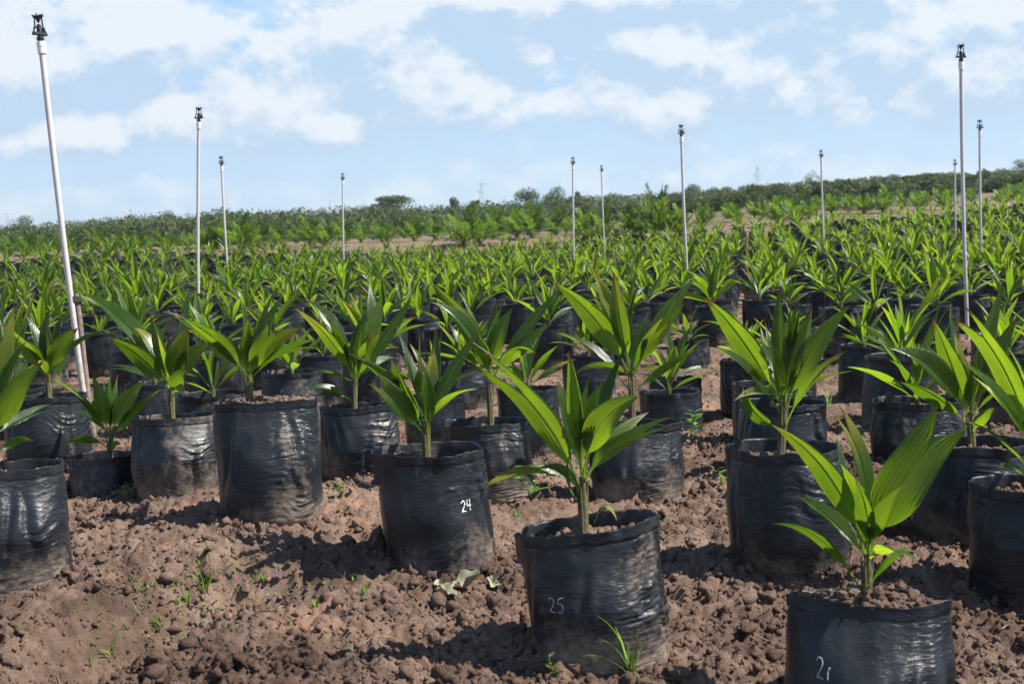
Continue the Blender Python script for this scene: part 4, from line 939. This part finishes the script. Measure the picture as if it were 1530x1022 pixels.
# ------------------------------------------------------------------ older palms behind the block
def frond_palm(rng, size, nf=12, nl=15):
    mb = MB()
    for i in range(nf):
        a = i * 2.4 + rng.normal(0, .2); f = i / nf; inc = R(6) + R(62) * f; Ln = size * rng.uniform(.75, 1.05)
        t = np.linspace(0, 1, 9); ang = inc + (.25 + .7 * f) * t ** 1.5; d = Ln / 8
        r = np.concatenate([[0], np.cumsum(np.sin(ang[:-1]) * d)]); z = np.concatenate([[0], np.cumsum(np.cos(ang[:-1]) * d)])
        P = np.stack([r * math.cos(a), r * math.sin(a), z], 1); mb.tube(P, np.linspace(.012, .003, 9) * size, 5, 0, rnd=.8, caps=False)
        S = np.array([-math.sin(a), math.cos(a), 0]); rn = rng.random()
        for j in range(nl):
            tt = .22 + .78 * j / (nl - 1); p = np.array([np.interp(tt, t, P[:, k]) for k in range(3)])
            an = np.interp(tt, t, ang); T = np.array([math.sin(an) * math.cos(a), math.sin(an) * math.sin(a), math.cos(an)])
            N0 = np.array([-math.cos(an) * math.cos(a), -math.cos(an) * math.sin(a), math.sin(an)])
            l = Ln * .34 * (math.sin(math.pi * (.15 + .8 * tt)) * .8 + .25)
            for s in (-1, 1):
                dr = T * (.75 + .3 * tt) + S * s * (.85 - .3 * tt) + N0 * rng.normal(.15, .2); dr /= np.linalg.norm(dr)
                e = p + dr * l - np.array([0, 0, l * .12]); m = p + dr * l * .5; wv = np.cross(dr, N0); wv /= np.linalg.norm(wv) + 1e-6; wv *= .020 * size
                mb.add([p - wv * .3, p + wv * .3, m + wv, m - wv, e], Q=[(0, 1, 2, 3)], T=[(3, 2, 4)], rnd=(rn + rng.random() * .3) % 1, uv=[(.4, .3), (.6, .3), (.7, .5), (.3, .5), (.5, .7)])
    return mb.mesh('fronds', [PALM], False)
PV = [frond_palm(np.random.default_rng(40 + k), 1.0, 15 + k % 3, 15) for k in range(5)]
tm = MB(); tm.tube([(0, 0, -.1), (0, 0, .12), (0, 0, .22)], [.07, .085, .04], 8); TRK = tm.mesh('trunk', [STEM])
def young_palm(px, depth, top_y, label, bag=False):
    wide = .72 if bag else 1.0
    lo = at(px, 500, depth); x, y = lo.x, lo.y
    z = float(ground(np.array([x]), np.array([y]))[0]) + float(relief(np.array([x]), np.array([y]), False)[0])
    zt = at(px, top_y, depth).z; hgt = max(.6, zt - z)
    root = empty('young_palm', (x, y, z), label, 'palm', 'older palms behind the seedling block', rg.uniform(0, 6.28))
    b = .38 if bag else .02
    if bag:
        a, q = BAGV[rg.randrange(7)]; link('bag', a, root); link('soil', q, root)
    s = (hgt - b) / .80
    t = link('trunk', TRK, root, (0, 0, b - .02)); t.scale = (max(.6, s),) * 3
    o = link('fronds', PV[rg.randrange(5)], root, (0, 0, b)); o.scale = (s * wide, s * wide, s)
def psec(px):
    e = [(-999, 'left of the leaning riser'), (100, 'between the leaning riser and the upright one'), (297, 'around the short tilted riser'), (400, 'left of the lone thin riser'), (514, 'right of the lone thin riser'),
         (650, 'before the round lone tree'), (770, 'left of the close riser pair'), (880, 'in the raised bag row by the close riser pair'), (1030, 'right of the mid-field riser'), (1230, 'between the pale tree and the tallest right riser'), (1446, 'right of the tallest right riser')]
    return [t for a, t in e if px >= a][-1]
PALMS = [(20, 48, 360), (48, 46, 352), (75, 50, 362), (155, 48, 345), (182, 45, 352), (215, 50, 358), (265, 52, 350), (300, 55, 347), (318, 50, 340), (345, 50, 334), (372, 48, 330), (395, 50, 334), (420, 54, 338), (470, 52, 330), (492, 50, 334), (520, 54, 330),
         (545, 56, 336), (580, 58, 338), (625, 54, 328), (655, 56, 330), (700, 49, 316), (722, 50, 322), (745, 56, 318), (778, 54, 318), (800, 52, 312), (835, 56, 318), (1100, 58, 306), (1130, 62, 305), (1165, 54, 298), (1190, 52, 296), (1212, 56, 300), (1245, 60, 294), (1270, 60, 294), (1293, 58, 290), (1322, 58, 286),
         (1350, 62, 290), (1375, 60, 294), (1410, 58, 282), (1450, 66, 288), (1495, 60, 284), (1525, 64, 282), (1180, 60, 300), (1325, 64, 290)]
for i, (px, D, ty) in enumerate(PALMS):
    young_palm(px, D, ty, f'older feathery palm planted in open soil, {psec(px)}')
rp = random.Random(21)
for k in range(120):
    px = rp.uniform(-60, 1590); D = np.interp(px, [-60, 400, 800, 1300, 1600], [49, 53, 57, 64, 68]) + rp.uniform(-2, 14)
    if 880 < px < 1060: continue
    young_palm(px, float(D), np.interp(px, [0, 400, 800, 1100, 1300, 1530], [360, 343, 326, 310, 297, 285]) + rp.uniform(-4, 9), f'older feathery palm planted in open soil, {psec(px)}')
for i, (px, D, ty) in enumerate([(878, 44, 315), (905, 43, 312), (942, 44, 316), (962, 45, 316), (985, 44, 292), (1003, 45, 312), (1020, 44, 308), (1052, 46, 310)]):
    young_palm(px, D, ty, 'young palm in a raised black bag, ' + ('below the close riser pair' if px < 930 else 'left of the mid-field riser' if px < 1020 else 'right of the mid-field riser') + (', taller than its neighbours' if px == 985 else ''), True)

# ------------------------------------------------------------------ trees and woodland
def leaf_quads(mb, C, size, rng, m=0, rn=None):
    n = len(C); a = rng.standard_normal((n, 3)); a /= np.linalg.norm(a, axis=1)[:, None]; b = np.cross(a, rng.standard_normal((n, 3))); b /= np.linalg.norm(b, axis=1)[:, None]
    s = size * (.6 + .8 * rng.random((n, 1)))
    V = np.stack([C - a * s, C - b * s * .45, C + a * s, C + b * s * .45], 1)
    mb.add(V.reshape(-1, 3), np.arange(n * 4).reshape(n, 4), m=m, rnd=np.repeat(rng.random(n) if rn is None else rn, 4))
def tree(px, top_y, depth, width, label, shape='round', mat=None, dens=1.0, seed=0):
    rng = np.random.default_rng(seed + 77); g = at(px, 400, depth); x, y = g.x, g.y; z = float(ground(np.array([x]), np.array([y]))[0])
    H = at(px, top_y, depth).z - z; W = width / FPX * depth
    root = empty('tree', (x, y, z), label, 'tree')
    tr = MB(); th = H * (.55 if shape == 'flat' else .4); tr.tube([(0, 0, -.3), (.02 * H, 0, th * .5), (.03 * H, .01 * H, th)], [.035 * H, .028 * H, .02 * H], 8)
    tips = []; nb = 14 if shape == 'flat' else 11
    for i in range(nb):
        a = i * 2.4 + rng.normal(0, .3); f = (i + .5) / nb
        if shape == 'flat': e = np.array([math.cos(a) * W * .47 * f ** .6, math.sin(a) * W * .47 * f ** .6, H * (.97 - .45 * rng.random() * (.3 + .7 * f))])
        else: e = np.array([math.cos(a) * W * .44 * f ** .5, math.sin(a) * W * .44 * f ** .5, H * (.30 + .58 * rng.random() * (1.1 - .5 * f))])
        b = np.array([.03 * H, .01 * H, th * rng.uniform(.7, 1)]); mid = (b + e) / 2 + np.array([0, 0, .04 * H]) * rng.normal(0, 1)
        tr.tube([b, mid, e], [.013 * H, .008 * H, .003 * H], 5, caps=False); tips.append(e)
    tips.append(np.array([0, 0, H * .9]))
    link('trunk', tr.mesh('trunk', [BARK]), root)
    cr_ = MB()
    for e in tips:
        n = int(480 * dens); r = np.array([W * .24, W * .24, (H * .08 if shape == 'flat' else H * .19)]) * rng.uniform(.7, 1.25)
        q = rng.standard_normal((n, 3)); q /= np.linalg.norm(q, axis=1)[:, None]; q *= (rng.random((n, 1)) ** .4)
        C = e + q * r; C[:, 2] -= H * .10
        leaf_quads(cr_, C, .014 * H + .04, rng, rn=np.clip(rng.normal(rng.random(), .2, n), 0, 1))
    link('crown', cr_.mesh('crown', [mat or TREEC], False), root)
for i, a in enumerate([
    (42, 318, 210, 66, 'broad pale green tree at the far left horizon', 'round', TREEC, 1), (255, 314, 260, 34, 'dark rounded crown rising above the left tree line', 'round', TREEC, 1),
    (585, 288, 190, 66, 'dark flat-topped tree with an open layered crown behind the lone thin riser', 'flat', TREEC, 1.0), (612, 318, 185, 60, 'low bushy tree under the right side of the flat-topped dark one', 'round', TREEC, 1),
    (680, 291, 200, 28, 'small dark round tree standing alone above the central tree line', 'round', TREEC, 1), (792, 277, 170, 78, 'grey-green leafy tree left of the close riser pair', 'round', TREEC, .9), (836, 276, 180, 60, 'grey-green tree directly left of the close riser pair', 'round', TREEC, 1.1),
    (865, 284, 230, 18, 'small round tree peeking out behind the close riser pair', 'round', TREEC, 1), (1036, 273, 240, 34, 'dark round crown on the ridge right of the mid-field riser', 'round', TREEC, 1),
    (1215, 253, 220, 34, 'pale leafless-looking tree behind a thin riser', 'round', PALEC, .25), (1524, 237, 230, 44, 'dark tree crown on the hill cut by the right photo edge', 'round', TREEC, 1), (485, 308, 200, 40, 'brownish bushy tree left of the lone thin riser', 'round', TREEC, .8)]):
    tree(*a, seed=i)

def woodland():
    rng = np.random.default_rng(12); mb = MB(); n = 1500
    px = rng.uniform(-260, 1790, n); D = 120 + 260 * rng.random(n) ** .8; 
    front = rng.random(n) < .25; D = np.where(front, 112 + 12 * rng.random(n), D)
    for i in range(n):
        p = at(px[i], 400, D[i]); x, y = p.x, p.y; z = float(ground(np.array([x]), np.array([y]))[0])
        top = np.interp(px[i], [-260, 0, 100, 200, 330, 470, 560, 640, 760, 860, 960, 1080, 1180, 1290, 1400, 1530, 1790], [332, 333, 327, 318, 311, 308, 301, 304, 297, 288, 286, 277, 271, 263, 256, 252, 246])
        zt = at(px[i], top, D[i]).z
        H = min(max(2.2, zt - z), 8.5) * rng.uniform(.58, 1.06) * (.7 if front[i] else 1); W = H * rng.uniform(.9, 1.5)
        k = int(620 if D[i] < 180 else 380); base = rng.random()
        nb = 5
        for b in range(nb):
            c = np.array([x + rng.normal(0, W * .28), y + rng.normal(0, W * .28), z + H * rng.uniform(.25, .72)]); r = np.array([W * .30, W * .30, H * .28]) * rng.uniform(.75, 1.15)
            m = k // nb; q = rng.standard_normal((m, 3)); q /= np.linalg.norm(q, axis=1)[:, None]; q *= rng.random((m, 1)) ** .3
            leaf_quads(mb, c + q * r,    .075 * H ** .5 + .07, rng, rn=np.clip(rng.normal(base * .9 + .05, .07, m), 0, 1))
    o = link('woodland', mb.mesh('woodland', [WOODS], False)); tag(o, 'far belt of low scrub woodland along the horizon', kind='stuff')
woodland()

# ------------------------------------------------------------------ pylons on the horizon
def pylon(px, top_y, depth, label):
    p = at(px, 400, depth); z = float(ground(np.array([p.x]), np.array([p.y]))[0]); H = at(px, top_y, depth).z - z
    root = empty('power_pylon', (p.x, p.y, z), label, 'pylon', 'power pylons on the horizon', rz=.2)
    mb = MB(); b0 = H * .09
    lv = [0, .22, .42, .58, .72, .84, 1.0]; wd = lambda f: b0 * (1 - .85 * f)
    for sx_ in (-1, 1):
        for sy_ in (-1, 1):
            mb.tube([(sx_ * wd(f), sy_ * wd(f), H * f) for f in lv], .13, 4, caps=False)
    for f, g in zip(lv[:-1], lv[1:]):
        for s in (-1, 1):
            mb.tube([(-wd(f), s * wd(f), H * f), (wd(g), s * wd(g), H * g)], .08, 4, caps=False); mb.tube([(wd(f), s * wd(f), H * f), (-wd(g), s * wd(g), H * g)], .08, 4, caps=False)
            mb.tube([(s * wd(f), -wd(f), H * f), (s * wd(g), wd(g), H * g)], .08, 4, caps=False)
    link('lattice_tower', mb.mesh('lattice_tower', [STEEL], False), root)
    for f, l in ((.97, .17), (.80, .13)):
        cm = MB(); cm.tube([(-H * l, 0, H * f), (0, 0, H * (f + .015)), (H * l, 0, H * f)], [.12, .2, .12], 4); cm.tube([(-H * l, 0, H * f), (0, 0, H * (f - .03)), (H * l, 0, H * f)], .16, 4, caps=False)
        link('cross_arm', cm.mesh('cross_arm', [STEEL], False), root)
for a in [(343, 291, 1500, 'faint lattice pylon behind the short tilted riser'), (723, 273, 1300, 'faint lattice pylon above the central tree line'), (1134, 248, 1250, 'faint lattice pylon above the right ridge'), (16, 318, 1800, 'faint pylon at the far left horizon'), (497, 299, 1900, 'faint pylon left of the lone thin riser')]:
    pylon(*a)

# ------------------------------------------------------------------ weeds, dry leaves
def blade(base, a, ln, lean_, w_, rng, n=7):
    t = np.linspace(0, 1, n); ang = lean_ + rng.uniform(.3, 1.2) * t ** 1.4; d = ln / (n - 1)
    r = np.concatenate([[0], np.cumsum(np.sin(ang[:-1]) * d)]); z = np.concatenate([[0], np.cumsum(np.cos(ang[:-1]) * d)])
    P = np.stack([base[0] + r * math.cos(a), base[1] + r * math.sin(a), base[2] + z], 1); S = np.array([-math.sin(a), math.cos(a), 0])
    ww = w_ * np.sin(np.pi * (.12 + .88 * t)) ** .7; ww[-1] = 0.0003
    V = np.stack([P - S * ww[:, None], P + np.array([0, 0, -1]) * ww[:, None] * .4, P + S * ww[:, None]], 1)
    return V.reshape(-1, 3), grid_quads(n, 3), np.stack([np.tile([0.2, .5, .8], n), np.repeat(t * .7, 3)], 1)
def grass(px, py, hgt_px, n, label, spread=.9, seed=0, wide=.0028):
    p = hit(px, py); D = (p - CAM).dot(Fv); h_ = hgt_px / FPX * D; rng = np.random.default_rng(seed); mb = MB()
    for i in range(n):
        V, Q, UV = blade((rng.normal(0, .006), rng.normal(0, .006), -.01), rng.random() * 6.28, h_ * rng.uniform(.6, 1.15), abs(rng.normal(0, .45)) * spread, wide * rng.uniform(.7, 1.3), rng)
        mb.add(V, Q, uv=UV, rnd=rng.random())
    tag(link('grass_tuft', mb.mesh('grass_tuft', [WEED]), loc=p), label, 'grass tuft', 'grass tufts sprouting in the soil')
def weed(px, py, hgt_px, n, label, seed=0):
    p = hit(px, py); D = (p - CAM).dot(Fv); h_ = hgt_px / FPX * D; rng = np.random.default_rng(seed)
    root = empty('broadleaf_weed', p, label, 'weed', 'broadleaf weeds sprouting in the soil'); st = MB(); lf = MB()
    for k in range(2 if n > 5 else 1):
        top = np.array([rng.normal(0, h_ * .15), rng.normal(0, h_ * .1), h_ * (.8 - .2 * k)]); st.tube([(0, 0, -.01), top * .5 + [.004, 0, 0], top], .0016, 5, rnd=.6)
        for i in range(n):
            f = (i + 1) / n; b = top * f; a = i * 2.4 + k; L_ = h_ * rng.uniform(.35, .55)
            t = np.linspace(0, 1, 8); ang = R(60) + .6 * t; d = L_ / 7; r = np.concatenate([[0], np.cumsum(np.sin(ang[:-1]) * d)]); z = np.concatenate([[0], np.cumsum(np.cos(ang[:-1]) * d)])
            P = np.stack([b[0] + r * math.cos(a), b[1] + r * math.sin(a), b[2] + z], 1); Nn = np.stack([-np.cos(ang) * math.cos(a), -np.cos(ang) * math.sin(a), np.sin(ang)], 1)
            V, Q, UV, rn = leaf_geo(P, Nn, L_ * .38, 4, .2, .02, .08, 0, pw=.0008, rnd=rng.random()); lf.add(V, Q, uv=UV, rnd=rn)
    link('stem', st.mesh('stem', [WEED]), root); link('foliage', lf.mesh('foliage', [WEED]), root)
for i, a in enumerate([
    (944, 1010, 112, 11, 'bright green grass tuft at the foot of the bag marked 25'), (200, 745, 34, 40, 'dense low grass tuft at the foot of the creased bag on the left'), (178, 742, 40, 4, 'single long grass blades by the shortest bag'),
    (278, 905, 40, 6, 'grass blades on the near bank of the hollow'), (305, 885, 44, 16, 'wispy dry-tipped grass tuft in the hollow'), (165, 985, 48, 5, 'two grass blades at the bottom of the hollow, far left'), (135, 1000, 40, 4, 'thin grass sprig at the very bottom left soil'),
    (235, 935, 22, 22, 'low sprawling grass in the hollow centre'), (30, 945, 22, 5, 'small grass sprout below the bag cut by the left edge'), (395, 868, 22, 8, 'small grass sprout in the soil left of bag 24'), (545, 884, 16, 9, 'flat green sprout touching the shadow of bag 24'),
    (772, 772, 24, 4, 'thin grass blade between bags 24 and 25'), (668, 1010, 22, 7, 'small grass sprig in the shadow of bag 25'), (725, 965, 14, 5, 'tiny grass sprout on bare soil left of bag 25'), (435, 935, 18, 6, 'tiny grass sprout in the open soil at centre left'), (470, 905, 18, 7, 'small sprout on bare soil below the shadow of bag 24'),
    (1240, 745, 26, 6, 'grass sprig behind the mud-stained lane bag'), (1238, 610, 44, 12, 'tall green grass in the gap right of the grey bag pair'), (95, 560, 30, 8, 'grass in the rows by the leaning riser')]):
    grass(a[0], a[1], a[2], a[3], a[4], seed=i, wide=.0034 if i in (0, 3, 5) else .0024, spread=1.5 if i in (1, 7) else .9)
for i, a in enumerate([(797, 745, 62, 6, 'pale broadleaf weed beside the grey creased bag'), (735, 738, 28, 5, 'feathery small weed between bag 24 and the grey creased bag'), (508, 742, 30, 6, 'leafy weed between the tall dusty-footed bag and bag 24'), (1038, 655, 50, 6, 'leafy weed at the lane edge by the slumped bag'),
    (1078, 728, 34, 6, 'low weed in the lane left of the mud-stained bag'), (1305, 600, 36, 5, 'small weed at the foot of the lone bag'), (826, 1016, 40, 4, 'small clover-like sprout before the bag marked 25'), (1495, 650, 20, 5, 'sprout by the squat bag at the right')]):
    weed(*a, seed=50 + i)
def litter():
    rng = np.random.default_rng(8); mb = MB()                      # sparse creeping weeds along the hollow
    for (px, py, n, s) in [(215, 930, 90, .10), (180, 960, 60, .08), (260, 910, 80, .10), (330, 885, 70, .12), (400, 880, 50, .14), (440, 890, 40, .16), (290, 935, 40, .12)]:
        p = hit(px, py)
        for _ in range(n):
            x, y = p.x + rng.normal(0, s), p.y + rng.normal(0, s * .8); z = gz(x, y)
            V, Q, UV = blade((x, y, z - .003), rng.random() * 6.28, rng.uniform(.012, .045), rng.uniform(.4, 1.3), rng.uniform(.001, .003), rng, 5); mb.add(V, Q, uv=UV, rnd=rng.random())
    tag(link('creeping_weeds', mb.mesh('creeping_weeds', [WEED])), 'sparse creeping weeds along the soil hollow', kind='stuff')
litter()
def dry(px, py, size, label, seed):
    p = hit(px, py); rng = np.random.default_rng(seed); n = 10; f, g = np.meshgrid(np.linspace(-1, 1, n), np.linspace(-1, 1, n), indexing='ij')
    rr_ = np.maximum(np.abs(f), np.abs(g)); k = rr_ / (np.hypot(f, g) + 1e-6); edge = 1 + .45 * pn(f * 2, g * 2, 0, seed)
    X = f * k * size * edge; Y = g * k * size * .6 * edge; Z = .010 + .030 * rr_ ** 2 * (.4 + .9 * (f > 0)) * (size / .05) + .014 * pn(f * 1.6, g * 1.6, 1, seed + 1) + .006 * pn(f * 5, g * 5, 1, seed)
    o = link('dry_leaf', make_mesh('dry_leaf', np.stack([X, Y, Z], -1), grid_quads(n, n), mats=[DRY]), loc=p); o.rotation_euler = (0, 0, rng.random() * 3)
    tag(o, label, 'dry leaf', 'dry leaf scraps by bag 24')
dry(690, 884, .062, 'largest crumpled pale dry leaf at the foot of bag 24', 3); dry(672, 895, .035, 'pale leaf scrap at the near side of the crumpled leaf', 4); dry(738, 881, .028, 'small pale leaf scrap right of the crumpled leaf', 5); dry(655, 880, .02, 'tiny pale leaf scrap left of the crumpled leaf', 6)

# ------------------------------------------------------------------ hazy air
hb = MB(); hb.box((0, 1200, 28), (5200, 4400, 66)); HZ = bpy.data.materials.new('hazy_air'); HZ.use_nodes = True; ht = HZ.node_tree; ht.nodes.clear()
hv = ht.nodes.new('ShaderNodeVolumePrincipled'); hv.inputs['Color'].default_value = (.80, .88, .96, 1); hv.inputs['Density'].default_value = .00022; hv.inputs['Anisotropy'].default_value = .2
ho = ht.nodes.new('ShaderNodeOutputMaterial'); ht.links.new(hv.outputs[0], ho.inputs[1])
tag(link('haze', hb.mesh('haze', [HZ], False)), 'thin pale haze over the far woodland', kind='stuff')
def straw():
    rng = np.random.default_rng(15); mb = MB()
    for _ in range(260):
        r = 2.3 * math.exp(rng.random() * 1.5); a = R(-24) + rng.random() * R(48); x, y = r * math.sin(a), r * math.cos(a); d = rng.random() * 6.28; l = rng.uniform(.01, .06)
        q = [(x + math.cos(d) * l * k, y + math.sin(d) * l * k) for k in (-1, 0, 1)]
        P = [(u, v, gz(u, v) + .004 + .004 * rng.random()) for u, v in q]; mb.tube(P, [.0008, .0014, .0007], 4, caps=False)
    tag(link('straw_litter', mb.mesh('straw_litter', [DRY])), 'scattered dry straw bits on the soil', kind='stuff')
straw()
